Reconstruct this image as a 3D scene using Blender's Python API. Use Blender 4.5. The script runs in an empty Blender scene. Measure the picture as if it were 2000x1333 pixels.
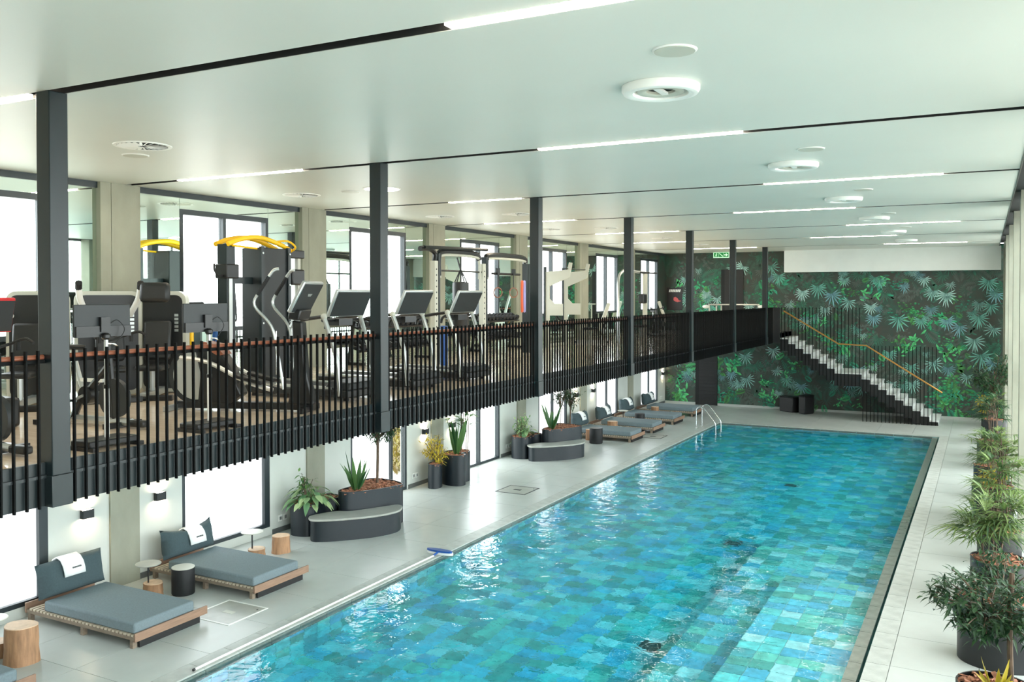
import bpy, math, random
import numpy as np
from mathutils import Vector, Matrix, Euler
random.seed(7)
R = math.radians
scene = bpy.context.scene
C = scene.collection

def lin(c):
    c = c / 255.0
    return c / 12.92 if c <= 0.04045 else ((c + 0.055) / 1.055) ** 2.4
def rgb(r, g, b): return (lin(r), lin(g), lin(b), 1.0)

# ------------------------------------------------------------------ camera
EYE = 4.92
cam_d = bpy.data.cameras.new('camera'); cam = bpy.data.objects.new('camera', cam_d); C.objects.link(cam)
cam_d.sensor_width = 36.0; cam_d.lens = 36.0 * 1742.78 / 2000.0
cam_d.shift_y = -(666.5 - 606.77) / 2000.0
cam_d.clip_start = 0.05; cam_d.clip_end = 400
cam.matrix_world = (Matrix.Translation((0, 0, EYE)) @ Matrix.Rotation(0.48829, 4, 'Z')
                    @ Matrix.Rotation(math.pi / 2 - 0.01696, 4, 'X') @ Matrix.Rotation(-0.00104, 4, 'Z'))
scene.camera = cam

# ------------------------------------------------------------------ sky: bright overcast day
w = bpy.data.worlds.new('overcast_sky'); scene.world = w; w.use_nodes = True
bg = w.node_tree.nodes['Background']
bg.inputs['Color'].default_value = (0.93, 0.97, 1.0, 1); bg.inputs['Strength'].default_value = 9.0
w.cycles.sampling_method = 'MANUAL'; w.cycles.sample_map_resolution = 64
# portals in the two glazed long sides: they give off nothing, they only guide the sky's light
def portal(name, loc, rot, sx, sy):
    l = bpy.data.lights.new(name, 'AREA'); l.shape = 'RECTANGLE'; l.size = sx; l.size_y = sy
    l.cycles.is_portal = True
    o = bpy.data.objects.new(name, l); C.objects.link(o); o.location = loc; o.rotation_euler = rot
portal('daylight_portal_right', (1.15, 17.5, 3.4), (0, R(90), 0), 6.7, 43.0)
portal('daylight_portal_left', (-13.35, 17.5, 3.4), (0, R(-90), 0), 6.7, 43.0)
scene.view_settings.view_transform = 'Standard'; scene.view_settings.look = 'None'
scene.view_settings.gamma = 1.0; scene.view_settings.use_curve_mapping = False
scene.view_settings.exposure = 0.06
scene.cycles.use_denoising = True
scene.cycles.max_bounces = 12; scene.cycles.diffuse_bounces = 6; scene.cycles.glossy_bounces = 5
scene.cycles.transmission_bounces = 8; scene.cycles.transparent_max_bounces = 16
scene.cycles.blur_glossy = 1.0

# ------------------------------------------------------------------ materials
M = {}
def mat(name, col, rough=0.5, metal=0.0, noise=None, bump=None, spec=0.5, emit=None, coat=0.0):
    """noise=(scale, amount, stretch_z) varies the colour; bump=(scale, strength)"""
    m = bpy.data.materials.new(name); m.use_nodes = True
    nt = m.node_tree; b = nt.nodes['Principled BSDF']
    b.inputs['Base Color'].default_value = col; b.inputs['Roughness'].default_value = rough
    b.inputs['Metallic'].default_value = metal; b.inputs['Specular IOR Level'].default_value = spec
    b.inputs['Coat Weight'].default_value = coat
    if noise or bump:
        tc = nt.nodes.new('ShaderNodeTexCoord')
    if noise:
        mp = nt.nodes.new('ShaderNodeMapping'); st = noise[2] if len(noise) > 2 else (1, 1, 1)
        mp.inputs['Scale'].default_value = st
        n = nt.nodes.new('ShaderNodeTexNoise'); n.inputs['Scale'].default_value = noise[0]; n.inputs['Detail'].default_value = 6
        mr = nt.nodes.new('ShaderNodeMapRange'); mr.inputs['From Min'].default_value = 0.3; mr.inputs['From Max'].default_value = 0.7
        mr.inputs['To Min'].default_value = 1 - noise[1]; mr.inputs['To Max'].default_value = 1 + noise[1]
        mx = nt.nodes.new('ShaderNodeVectorMath'); mx.operation = 'SCALE'; mx.inputs[0].default_value = col[:3]
        nt.links.new(tc.outputs['Object'], mp.inputs[0]); nt.links.new(mp.outputs[0], n.inputs['Vector'])
        nt.links.new(n.outputs['Fac'], mr.inputs['Value']); nt.links.new(mr.outputs[0], mx.inputs['Scale'])
        nt.links.new(mx.outputs[0], b.inputs['Base Color'])
    if bump:
        n2 = nt.nodes.new('ShaderNodeTexNoise'); n2.inputs['Scale'].default_value = bump[0]; n2.inputs['Detail'].default_value = 4
        bp = nt.nodes.new('ShaderNodeBump'); bp.inputs['Strength'].default_value = bump[1]; bp.inputs['Distance'].default_value = 0.01
        nt.links.new(tc.outputs['Object'], n2.inputs['Vector']); nt.links.new(n2.outputs['Fac'], bp.inputs['Height'])
        nt.links.new(bp.outputs[0], b.inputs['Normal'])
    if emit:
        b.inputs['Emission Color'].default_value = emit[0]; b.inputs['Emission Strength'].default_value = emit[1]
    M[name] = m
    return m

mat('ceiling_paint', rgb(208, 211, 203), 0.42, noise=(0.6, 0.02))
mat('void_black', rgb(24, 26, 26), 0.8)
mat('wall_paint', rgb(196, 200, 193), 0.7, noise=(2.0, 0.03))
mat('plaster', rgb(226, 229, 224), 0.7, noise=(2.0, 0.03))
mat('concrete', rgb(146, 147, 131), 0.7, noise=(2.2, 0.13, (1, 1, 0.5)), bump=(30, 0.15))
mat('steel_black', rgb(15, 28, 31), 0.36, noise=(5, 0.2, (1, 1, 0.2)))
mat('fascia_steel', rgb(22, 32, 34), 0.4, noise=(3, 0.18))
mat('picket_black', rgb(6, 8, 8), 0.7, spec=0.15)
mat('copper_wood', rgb(132, 78, 55), 0.35, noise=(6, 0.25, (4, 0.4, 4)))
mat('brass', rgb(190, 138, 74), 0.3, metal=0.8)
mat('deck_stone', rgb(176, 181, 176), 0.3, noise=(1.6, 0.07), bump=(60, 0.05))
mat('coping_stone', rgb(172, 176, 170), 0.4, noise=(5, 0.16), bump=(40, 0.2))
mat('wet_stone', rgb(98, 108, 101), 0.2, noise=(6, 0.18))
mat('grout', rgb(156, 159, 154), 0.8)
mat('wood_floor', rgb(252, 228, 202), 0.18, noise=(2.0, 0.1, (0.5, 9, 1)), spec=0.8, coat=0.6)
mat('baseboard', rgb(88, 92, 90), 0.5)
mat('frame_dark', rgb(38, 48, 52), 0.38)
mat('black_matte', rgb(20, 21, 22), 0.5)
mat('black_plastic', rgb(18, 20, 21), 0.38)
mat('charcoal', rgb(30, 35, 37), 0.5)
mat('chrome', rgb(214, 216, 216), 0.18, metal=1.0)
mat('silver', rgb(186, 190, 188), 0.32, metal=0.7)
mat('white_enamel', rgb(232, 233, 228), 0.35)
mat('cream_enamel', rgb(186, 187, 174), 0.4)
mat('marble', rgb(238, 240, 238), 0.25, noise=(3, 0.04))
mat('fabric_grey', rgb(110, 124, 129), 0.9, noise=(40, 0.08), bump=(220, 0.3))
mat('fabric_cushion', rgb(60, 76, 80), 0.9, noise=(40, 0.08), bump=(160, 0.3))
mat('towel', rgb(240, 242, 240), 0.95, bump=(200, 0.4))
mat('timber', rgb(140, 112, 92), 0.55, noise=(5, 0.2, (6, 0.6, 6)))
mat('timber_grey', rgb(126, 112, 96), 0.6, noise=(5, 0.2, (1, 6, 6)))
mat('slat_wood', rgb(178, 166, 146), 0.55, noise=(6, 0.15))
mat('log_bark', rgb(158, 120, 88), 0.7, noise=(5, 0.3, (4, 4, 0.6)), bump=(12, 0.5))
mat('log_end', rgb(206, 176, 146), 0.6, noise=(9, 0.14))
mat('planter_blue', rgb(22, 31, 37), 0.42, noise=(2, 0.08))
mat('bench_top', rgb(160, 162, 154), 0.28, noise=(4, 0.12))
mat('bark_chip', rgb(164, 112, 86), 0.85, noise=(14, 0.5))
mat('mesh_black', rgb(18, 20, 22), 0.6)
mat('yellow_paint', rgb(240, 190, 20), 0.4)
mat('blue_plastic', rgb(28, 78, 150), 0.35)
mat('orange_band', rgb(214, 96, 56), 0.5)
mat('lilac_band', rgb(150, 150, 205), 0.5)
mat('red_trim', rgb(190, 30, 34), 0.4)
mat('screen_black', rgb(16, 20, 22), 0.12)
mat('leather_black', rgb(24, 26, 27), 0.42)
mat('led_warm', (1, 1, 1, 1), 0.5, emit=((1.0, 0.86, 0.68, 1), 45.0))
mat('led_disc', (1, 1, 1, 1), 0.5, emit=((1.0, 0.96, 0.9, 1), 9.0))
mat('sconce_glow', (1, 1, 1, 1), 0.5, emit=((1.0, 0.8, 0.55, 1), 120.0))
mat('socket_white', rgb(225, 228, 222), 0.4)
mat('exit_green', rgb(20, 120, 62), 0.4, emit=(rgb(10, 110, 50), 0.5))
mat('exit_white', rgb(205, 240, 210), 0.4, emit=(rgb(190, 240, 200), 0.6))
mat('curtain', rgb(208, 203, 186), 0.9, noise=(3, 0.05))
mat('paving', rgb(190, 188, 180), 0.8, noise=(1, 0.1))
mat('soil', rgb(70, 54, 44), 0.95)
mat('mirror', rgb(222, 236, 226), 0.015, metal=1.0)
mat('bark_brown', rgb(96, 78, 62), 0.8, noise=(12, 0.3))
mat('poster_dark', rgb(34, 30, 30), 0.5)
mat('poster_white', rgb(235, 238, 232), 0.5)
mat('poster_red', rgb(206, 92, 92), 0.5)
mat('rubber', rgb(26, 27, 28), 0.75)

def leaf_mat(name, c1, c2, rough=0.45):
    m = bpy.data.materials.new(name); m.use_nodes = True; nt = m.node_tree
    b = nt.nodes['Principled BSDF']; b.inputs['Roughness'].default_value = rough
    a = nt.nodes.new('ShaderNodeAttribute'); a.attribute_name = 'shade'
    mx = nt.nodes.new('ShaderNodeMix'); mx.data_type = 'RGBA'
    mx.inputs[6].default_value = c1; mx.inputs[7].default_value = c2
    nt.links.new(a.outputs['Fac'], mx.inputs[0]); nt.links.new(mx.outputs[2], b.inputs['Base Color'])
    tr = nt.nodes.new('ShaderNodeBsdfTranslucent'); nt.links.new(mx.outputs[2], tr.inputs['Color'])
    ms = nt.nodes.new('ShaderNodeMixShader'); ms.inputs[0].default_value = 0.3
    nt.links.new(b.outputs[0], ms.inputs[1]); nt.links.new(tr.outputs[0], ms.inputs[2])
    nt.links.new(ms.outputs[0], nt.nodes['Material Output'].inputs[0]); M[name] = m
leaf_mat('leaf_dark', rgb(26, 54, 36), rgb(64, 98, 58))
leaf_mat('leaf_green', rgb(40, 86, 50), rgb(120, 160, 90))
leaf_mat('leaf_palm', rgb(52, 84, 44), rgb(138, 160, 92))
leaf_mat('leaf_pale', rgb(96, 140, 96), rgb(186, 206, 150))
leaf_mat('leaf_tan', rgb(92, 74, 30), rgb(122, 112, 44))
leaf_mat('leaf_yellow', rgb(150, 140, 40), rgb(240, 214, 70))

def glass_mat(name, tint, gloss, film=0.0):
    m = bpy.data.materials.new(name); m.use_nodes = True; nt = m.node_tree
    out = nt.nodes['Material Output']; nt.nodes.remove(nt.nodes['Principled BSDF'])
    t = nt.nodes.new('ShaderNodeBsdfTransparent'); t.inputs[0].default_value = tint
    g = nt.nodes.new('ShaderNodeBsdfGlossy'); g.inputs['Roughness'].default_value = 0.02
    lw = nt.nodes.new('ShaderNodeLayerWeight'); pw = nt.nodes.new('ShaderNodeMath'); pw.operation = 'POWER'; pw.inputs[1].default_value = 5.0
    fr = nt.nodes.new('ShaderNodeMath'); fr.operation = 'MULTIPLY_ADD'; fr.inputs[1].default_value = gloss; fr.inputs[2].default_value = 0.03
    nt.links.new(lw.outputs['Facing'], pw.inputs[0]); nt.links.new(pw.outputs[0], fr.inputs[0])
    ms = nt.nodes.new('ShaderNodeMixShader')
    nt.links.new(fr.outputs[0], ms.inputs[0]); nt.links.new(t.outputs[0], ms.inputs[1]); nt.links.new(g.outputs[0], ms.inputs[2])
    last = ms
    if film:
        tl = nt.nodes.new('ShaderNodeBsdfTranslucent'); tl.inputs[0].default_value = (0.5, 0.51, 0.52, 1)
        m2 = nt.nodes.new('ShaderNodeMixShader'); m2.inputs[0].default_value = film
        nt.links.new(ms.outputs[0], m2.inputs[1]); nt.links.new(tl.outputs[0], m2.inputs[2]); last = m2
    nt.links.new(last.outputs[0], out.inputs[0]); M[name] = m
glass_mat('window_glass', (0.96, 0.98, 0.97, 1), 0.7)
glass_mat('frosted_glass', (0.95, 0.96, 0.96, 1), 0.5, film=0.5)

# pool tiles: each tile one random tone of blue-green stone
TONES = [rgb(90, 178, 186), rgb(110, 212, 218), rgb(120, 224, 224), rgb(100, 196, 226), rgb(128, 216, 200), rgb(190, 238, 240), rgb(96, 182, 172), rgb(110, 214, 236)]
def tile_mat(name, by_object):
    m = bpy.data.materials.new(name); m.use_nodes = True; nt = m.node_tree; b = nt.nodes['Principled BSDF']
    b.inputs['Roughness'].default_value = 0.5
    if by_object:
        a = nt.nodes.new('ShaderNodeObjectInfo'); src = a.outputs['Random']
    else:
        a = nt.nodes.new('ShaderNodeAttribute'); a.attribute_name = 'shade'; src = a.outputs['Fac']
    r = nt.nodes.new('ShaderNodeValToRGB'); r.color_ramp.interpolation = 'CONSTANT'
    el = r.color_ramp.elements
    while len(el) < len(TONES): el.new(0.5)
    for i, t in enumerate(TONES): el[i].position = i / len(TONES); el[i].color = t
    tc = nt.nodes.new('ShaderNodeNewGeometry'); n = nt.nodes.new('ShaderNodeTexNoise'); n.inputs['Scale'].default_value = 7; n.inputs['Detail'].default_value = 5
    mr = nt.nodes.new('ShaderNodeMapRange'); mr.inputs[1].default_value = 0.3; mr.inputs[2].default_value = 0.7; mr.inputs[3].default_value = 0.8; mr.inputs[4].default_value = 1.22
    sc = nt.nodes.new('ShaderNodeVectorMath'); sc.operation = 'SCALE'
    nt.links.new(src, r.inputs[0]); nt.links.new(tc.outputs['Position'], n.inputs['Vector']); nt.links.new(n.outputs['Fac'], mr.inputs[0])
    nt.links.new(r.outputs[0], sc.inputs[0]); nt.links.new(mr.outputs[0], sc.inputs['Scale']); nt.links.new(sc.outputs[0], b.inputs['Base Color'])
    M[name] = m
tile_mat('pool_tile_single', True); tile_mat('pool_tile_field', False)
mat('pool_grout', rgb(150, 205, 205), 0.8)

def water_mat():
    m = bpy.data.materials.new('water'); m.use_nodes = True; nt = m.node_tree
    nt.nodes.remove(nt.nodes['Principled BSDF']); out = nt.nodes['Material Output']
    g = nt.nodes.new('ShaderNodeBsdfGlass'); g.inputs['IOR'].default_value = 1.33; g.inputs['Roughness'].default_value = 0.0
    g.inputs['Color'].default_value = (1, 1, 1, 1)
    tc = nt.nodes.new('ShaderNodeTexCoord')
    n1 = nt.nodes.new('ShaderNodeTexNoise'); n1.inputs['Scale'].default_value = 2.6; n1.inputs['Detail'].default_value = 3; n1.inputs['Distortion'].default_value = 0.6
    n2 = nt.nodes.new('ShaderNodeTexNoise'); n2.inputs['Scale'].default_value = 9.0; n2.inputs['Detail'].default_value = 2
    ad = nt.nodes.new('ShaderNodeMath'); ad.operation = 'MULTIPLY_ADD'; ad.inputs[1].default_value = 0.22
    bp = nt.nodes.new('ShaderNodeBump'); bp.inputs['Strength'].default_value = 1.0; bp.inputs['Distance'].default_value = 0.02
    for n in (n1, n2): nt.links.new(tc.outputs['Object'], n.inputs['Vector'])
    nt.links.new(n2.outputs['Fac'], ad.inputs[0]); nt.links.new(n1.outputs['Fac'], ad.inputs[2])
    nt.links.new(ad.outputs[0], bp.inputs['Height']); nt.links.new(bp.outputs[0], g.inputs['Normal'])
    va = nt.nodes.new('ShaderNodeVolumeAbsorption'); va.inputs['Color'].default_value = (0.05, 0.86, 0.95, 1); va.inputs['Density'].default_value = 0.55
    nt.links.new(va.outputs[0], out.inputs['Volume'])
    nt.links.new(g.outputs[0], out.inputs[0]); M['water'] = m
water_mat()

# ------------------------------------------------------------------ mesh helpers
class MB:
    def __init__(s): s.v = []; s.f = []; s.sh = None
    def add(s, vs, fs):
        o = len(s.v); s.v += [tuple(p) for p in vs]; s.f += [tuple(i + o for i in f) for f in fs]; return s
    def box(s, x0, x1, y0, y1, z0, z1):
        vs = [(x0, y0, z0), (x1, y0, z0), (x1, y1, z0), (x0, y1, z0), (x0, y0, z1), (x1, y0, z1), (x1, y1, z1), (x0, y1, z1)]
        return s.add(vs, [(3, 2, 1, 0), (4, 5, 6, 7), (0, 1, 5, 4), (1, 2, 6, 5), (2, 3, 7, 6), (3, 0, 4, 7)])
    def obox(s, c, size, rot=(0, 0, 0)):
        m = Euler(rot).to_matrix(); c = Vector(c); h = [d / 2 for d in size]
        vs = [c + m @ Vector((a * h[0], b * h[1], d * h[2])) for d in (-1, 1) for a, b in ((-1, -1), (1, -1), (1, 1), (-1, 1))]
        return s.add(vs, [(3, 2, 1, 0), (4, 5, 6, 7), (0, 1, 5, 4), (1, 2, 6, 5), (2, 3, 7, 6), (3, 0, 4, 7)])
    def bar(s, p0, p1, wd, ht, up=(0, 0, 1)):
        p0 = Vector(p0); p1 = Vector(p1); d = (p1 - p0).normalized(); up = Vector(up)
        if abs(d.dot(up)) > 0.98: up = Vector((1, 0, 0))
        a = d.cross(up).normalized() * wd / 2; b = a.cross(d).normalized() * ht / 2
        vs = [p + q for p in (p0, p1) for q in (-a - b, a - b, a + b, -a + b)]
        return s.add(vs, [(3, 2, 1, 0), (4, 5, 6, 7), (0, 1, 5, 4), (1, 2, 6, 5), (2, 3, 7, 6), (3, 0, 4, 7)])
    def tube(s, path, r, n=10, closed=False):
        P = [Vector(p) for p in path]; k = len(P); rr = r if isinstance(r, (list, tuple)) else [r] * k
        rings = []; a = None
        for i in range(k):
            if closed: d = P[(i + 1) % k] - P[i - 1]
            else: d = P[min(i + 1, k - 1)] - P[max(i - 1, 0)]
            d = d.normalized() if d.length > 1e-9 else Vector((0, 0, 1))
            if a is None:
                a = d.orthogonal().normalized()
            else:
                a = (a - d * a.dot(d)); a = a.normalized() if a.length > 1e-6 else d.orthogonal().normalized()
            b = d.cross(a)
            rings.append([P[i] + (a * math.cos(t) + b * math.sin(t)) * rr[i] for t in [2 * math.pi * j / n for j in range(n)]])
        vs = [p for ring in rings for p in ring]; fs = []
        for i in range(k if closed else k - 1):
            i2 = (i + 1) % k
            for j in range(n):
                fs.append((i * n + j, i * n + (j + 1) % n, i2 * n + (j + 1) % n, i2 * n + j))
        if not closed: fs += [tuple(range(n))[::-1], tuple((k - 1) * n + j for j in range(n))]
        return s.add(vs, fs)
    def cyl(s, p0, p1, r0, r1=None, n=16):
        return s.tube([p0, p1], [r0, r0 if r1 is None else r1], n)
    def lathe(s, prof, n=24, c=(0, 0, 0), caps=True):
        vs = []; fs = []; k = len(prof)
        for r, z in prof:
            vs += [(c[0] + r * math.cos(2 * math.pi * j / n), c[1] + r * math.sin(2 * math.pi * j / n), c[2] + z) for j in range(n)]
        for i in range(k - 1):
            for j in range(n): fs.append((i * n + j, i * n + (j + 1) % n, (i + 1) * n + (j + 1) % n, (i + 1) * n + j))
        if caps: fs += [tuple(range(n))[::-1], tuple((k - 1) * n + j for j in range(n))]
        return s.add(vs, fs)
    def prism(s, poly, z0, z1):
        n = len(poly); vs = [(x, y, z0) for x, y in poly] + [(x, y, z1) for x, y in poly]
        return s.add(vs, [tuple(range(n))[::-1], tuple(range(n, 2 * n))] + [(i, (i + 1) % n, n + (i + 1) % n, n + i) for i in range(n)])
    def prism_y(s, poly, y0, y1):   # poly in (x, z)
        n = len(poly); vs = [(x, y0, z) for x, z in poly] + [(x, y1, z) for x, z in poly]
        return s.add(vs, [tuple(range(n)), tuple(range(n, 2 * n))[::-1]] + [(i, n + i, n + (i + 1) % n, (i + 1) % n) for i in range(n)])
    def ball(s, c, rx, ry=None, rz=None, n=14, k=8):
        ry = rx if ry is None else ry; rz = rx if rz is None else rz
        vs = [(c[0], c[1], c[2] - rz)]
        for i in range(1, k):
            t = -math.pi / 2 + math.pi * i / k
            vs += [(c[0] + rx * math.cos(t) * math.cos(2 * math.pi * j / n), c[1] + ry * math.cos(t) * math.sin(2 * math.pi * j / n), c[2] + rz * math.sin(t)) for j in range(n)]
        vs.append((c[0], c[1], c[2] + rz)); fs = []; L = len(vs) - 1
        for j in range(n):
            fs.append((0, 1 + (j + 1) % n, 1 + j)); fs.append((L, 1 + (k - 2) * n + j, 1 + (k - 2) * n + (j + 1) % n))
            for i in range(k - 2):
                a = 1 + i * n; fs.append((a + j, a + (j + 1) % n, a + n + (j + 1) % n, a + n + j))
        return s.add(vs, fs)
    def mesh(s, name, m, smooth=None):
        me = bpy.data.meshes.new(name); me.from_pydata(s.v, [], s.f)
        me.materials.append(M[m] if isinstance(m, str) else m)
        if smooth:
            me.polygons.foreach_set('use_smooth', [True] * len(me.polygons)); me.set_sharp_from_angle(angle=R(smooth))
        if s.sh is not None:
            at = me.attributes.new('shade', 'FLOAT', 'POINT'); at.data.foreach_set('value', s.sh)
        me.update(); return me
    def build(s, name, m, parent=None, smooth=35, bevel=0):
        o = bpy.data.objects.new(name, s.mesh(name, m, smooth)); C.objects.link(o)
        if parent is not None: o.parent = parent
        if bevel:
            b = o.modifiers.new('bevel', 'BEVEL'); b.width = bevel; b.segments = 2; b.limit_method = 'ANGLE'; b.angle_limit = R(50)
        return o

def link(name, me, parent=None, loc=(0, 0, 0), rot=(0, 0, 0)):
    o = bpy.data.objects.new(name, me); C.objects.link(o); o.location = loc; o.rotation_euler = rot
    if parent is not None: o.parent = parent
    return o
def tag(o, label, cat, group=None, kind=None):
    o['label'] = label; o['category'] = cat
    if group: o['group'] = group
    if kind: o['kind'] = kind
    return o
def thing(name, label, cat, loc=(0, 0, 0), rz=0, group=None):
    o = bpy.data.objects.new(name, None); C.objects.link(o); o.empty_display_size = 0.1
    o.location = loc; o.rotation_euler = (0, 0, rz)
    return tag(o, label, cat, group)
def struct(o, label=None):
    o['kind'] = 'structure'
    if label: o['label'] = label
    return o
def struct_empty(name, label=None):
    o = bpy.data.objects.new(name, None); C.objects.link(o); o.empty_display_size = 0.1
    return struct(o, label)
def copy_tree(o, parent=None):
    c = o.copy(); C.objects.link(c); c.parent = parent
    for ch in list(o.children): copy_tree(ch, c)
    return c
def rect_path(w2, h2, r, n=5):
    """rounded rectangle outline, half sizes w2,h2"""
    pts = []
    for cx, cy, a0 in ((w2 - r, h2 - r, 0), (-w2 + r, h2 - r, 90), (-w2 + r, -h2 + r, 180), (w2 - r, -h2 + r, 270)):
        for i in range(n + 1):
            a = R(a0 + 90 * i / n); pts.append((cx + r * math.cos(a), cy + r * math.sin(a)))
    return pts
def smooth_path(pts, n=6):
    """Catmull-Rom through points"""
    P = [Vector(p) for p in pts]; out = []
    for i in range(len(P) - 1):
        p0 = P[max(i - 1, 0)]; p1 = P[i]; p2 = P[i + 1]; p3 = P[min(i + 2, len(P) - 1)]
        for j in range(n):
            t = j / n
            out.append(0.5 * ((2 * p1) + (p2 - p0) * t + (2 * p0 - 5 * p1 + 4 * p2 - p3) * t * t + (3 * p1 - p0 - 3 * p2 + p3) * t ** 3))
    out.append(P[-1]); return out
# ------------------------------------------------------------------ jungle wallpaper (flat print)
def mural_base():
    m = bpy.data.materials.new('mural_base'); m.use_nodes = True; nt = m.node_tree; b = nt.nodes['Principled BSDF']
    b.inputs['Roughness'].default_value = 0.55
    g = nt.nodes.new('ShaderNodeNewGeometry')
    n = nt.nodes.new('ShaderNodeTexNoise'); n.inputs['Scale'].default_value = 1.3; n.inputs['Detail'].default_value = 8; n.inputs['Roughness'].default_value = 0.7
    r = nt.nodes.new('ShaderNodeValToRGB'); e = r.color_ramp.elements
    e[0].position = 0.36; e[0].color = rgb(62, 60, 53); e[1].position = 0.68; e[1].color = rgb(36, 84, 68)
    k = e.new(0.52); k.color = rgb(50, 62, 54)
    nt.links.new(g.outputs['Position'], n.inputs['Vector']); nt.links.new(n.outputs['Fac'], r.inputs[0]); nt.links.new(r.outputs[0], b.inputs['Base Color'])
    M['mural_base'] = m
    m = bpy.data.materials.new('mural_ink'); m.use_nodes = True; nt = m.node_tree; b = nt.nodes['Principled BSDF']
    b.inputs['Roughness'].default_value = 0.55
    a = nt.nodes.new('ShaderNodeAttribute'); a.attribute_name = 'ink'; nt.links.new(a.outputs['Color'], b.inputs['Base Color']); M['mural_ink'] = m
mural_base()
class Print:
    """flat coloured shapes lying on the wallpaper, coordinates (x, z)"""
    def __init__(s): s.v = []; s.f = []; s.c = []; s.k = 0
    def lens(s, p, a, L, wd, c0, c1, bend=0.0):
        ca, sa = math.cos(a), math.sin(a); y = YWALL - 0.0015 - 0.0000012 * s.k; s.k += 1; o = len(s.v)
        prof = [(0, 0.06), (0.25, 0.75), (0.55, 1.0), (0.82, 0.6), (1, 0.04)]
        for t, h in prof:
            for sg in (-1, 1):
                u = t * L; v = sg * h * wd / 2 + bend * L * t * t
                s.v.append((p[0] + u * ca - v * sa, y, p[1] + u * sa + v * ca))
                q = t if sg < 0 else min(1, t + 0.25)
                s.c.append(tuple(c0[i] + (c1[i] - c0[i]) * q for i in range(3)) + (1,))
        for i in range(len(prof) - 1): s.f.append((o + 2 * i, o + 2 * i + 2, o + 2 * i + 3, o + 2 * i + 1))
    def monstera(s, x, z, size, a, c0, c1, rg):
        n = rg.randint(10, 13)
        for i in range(n):
            t = -1 + 2 * i / (n - 1); da = t * 1.75; L = size * (1.0 - 0.42 * abs(t)) * rg.uniform(0.88, 1.08)
            s.lens((x + 0.06 * size * math.cos(a), z + 0.06 * size * math.sin(a)), a + da, L, size * rg.uniform(0.07, 0.1), c0, c1, 0.3 * (-1 if t < 0 else 1) * abs(t))
        s.lens((x, z), a, size * 1.02, size * 0.05, c1, c1)
    def fern(s, x, z, size, a, c0, c1, rg):
        ca, sa = math.cos(a), math.sin(a)
        for i in range(11):
            t = i / 11; L = size * 0.38 * math.sin(math.pi * (0.2 + 0.75 * t))
            for sg in (-1, 1): s.lens((x + ca * t * size, z + sa * t * size), a + sg * 1.0, L, size * 0.07, c0, c1, 0.1 * sg)
    def cups(s, x, z, size, c0, c1, rg):
        for i in range(rg.randint(10, 16)):
            px = x + rg.gauss(0, size * 0.42); pz = z + rg.gauss(0, size * 0.3); q = size * rg.uniform(0.13, 0.2)
            for a in (-0.2, -0.75, -1.3, -1.85, -2.4, -2.95): s.lens((px, pz), a + rg.uniform(-.1, .1), q * rg.uniform(0.8, 1.1), q * 0.3, c1, c0, 0.0)
    def leafset(s, x, z, size, c0, c1, rg):
        for i in range(rg.randint(7, 12)):
            s.lens((x + rg.gauss(0, size * 0.25), z + rg.gauss(0, size * 0.25)), rg.uniform(0, 6.28), size * rg.uniform(0.3, 0.6), size * rg.uniform(0.12, 0.2), c0, c1, rg.uniform(-0.2, 0.2))
YWALL = 39.3
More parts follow.
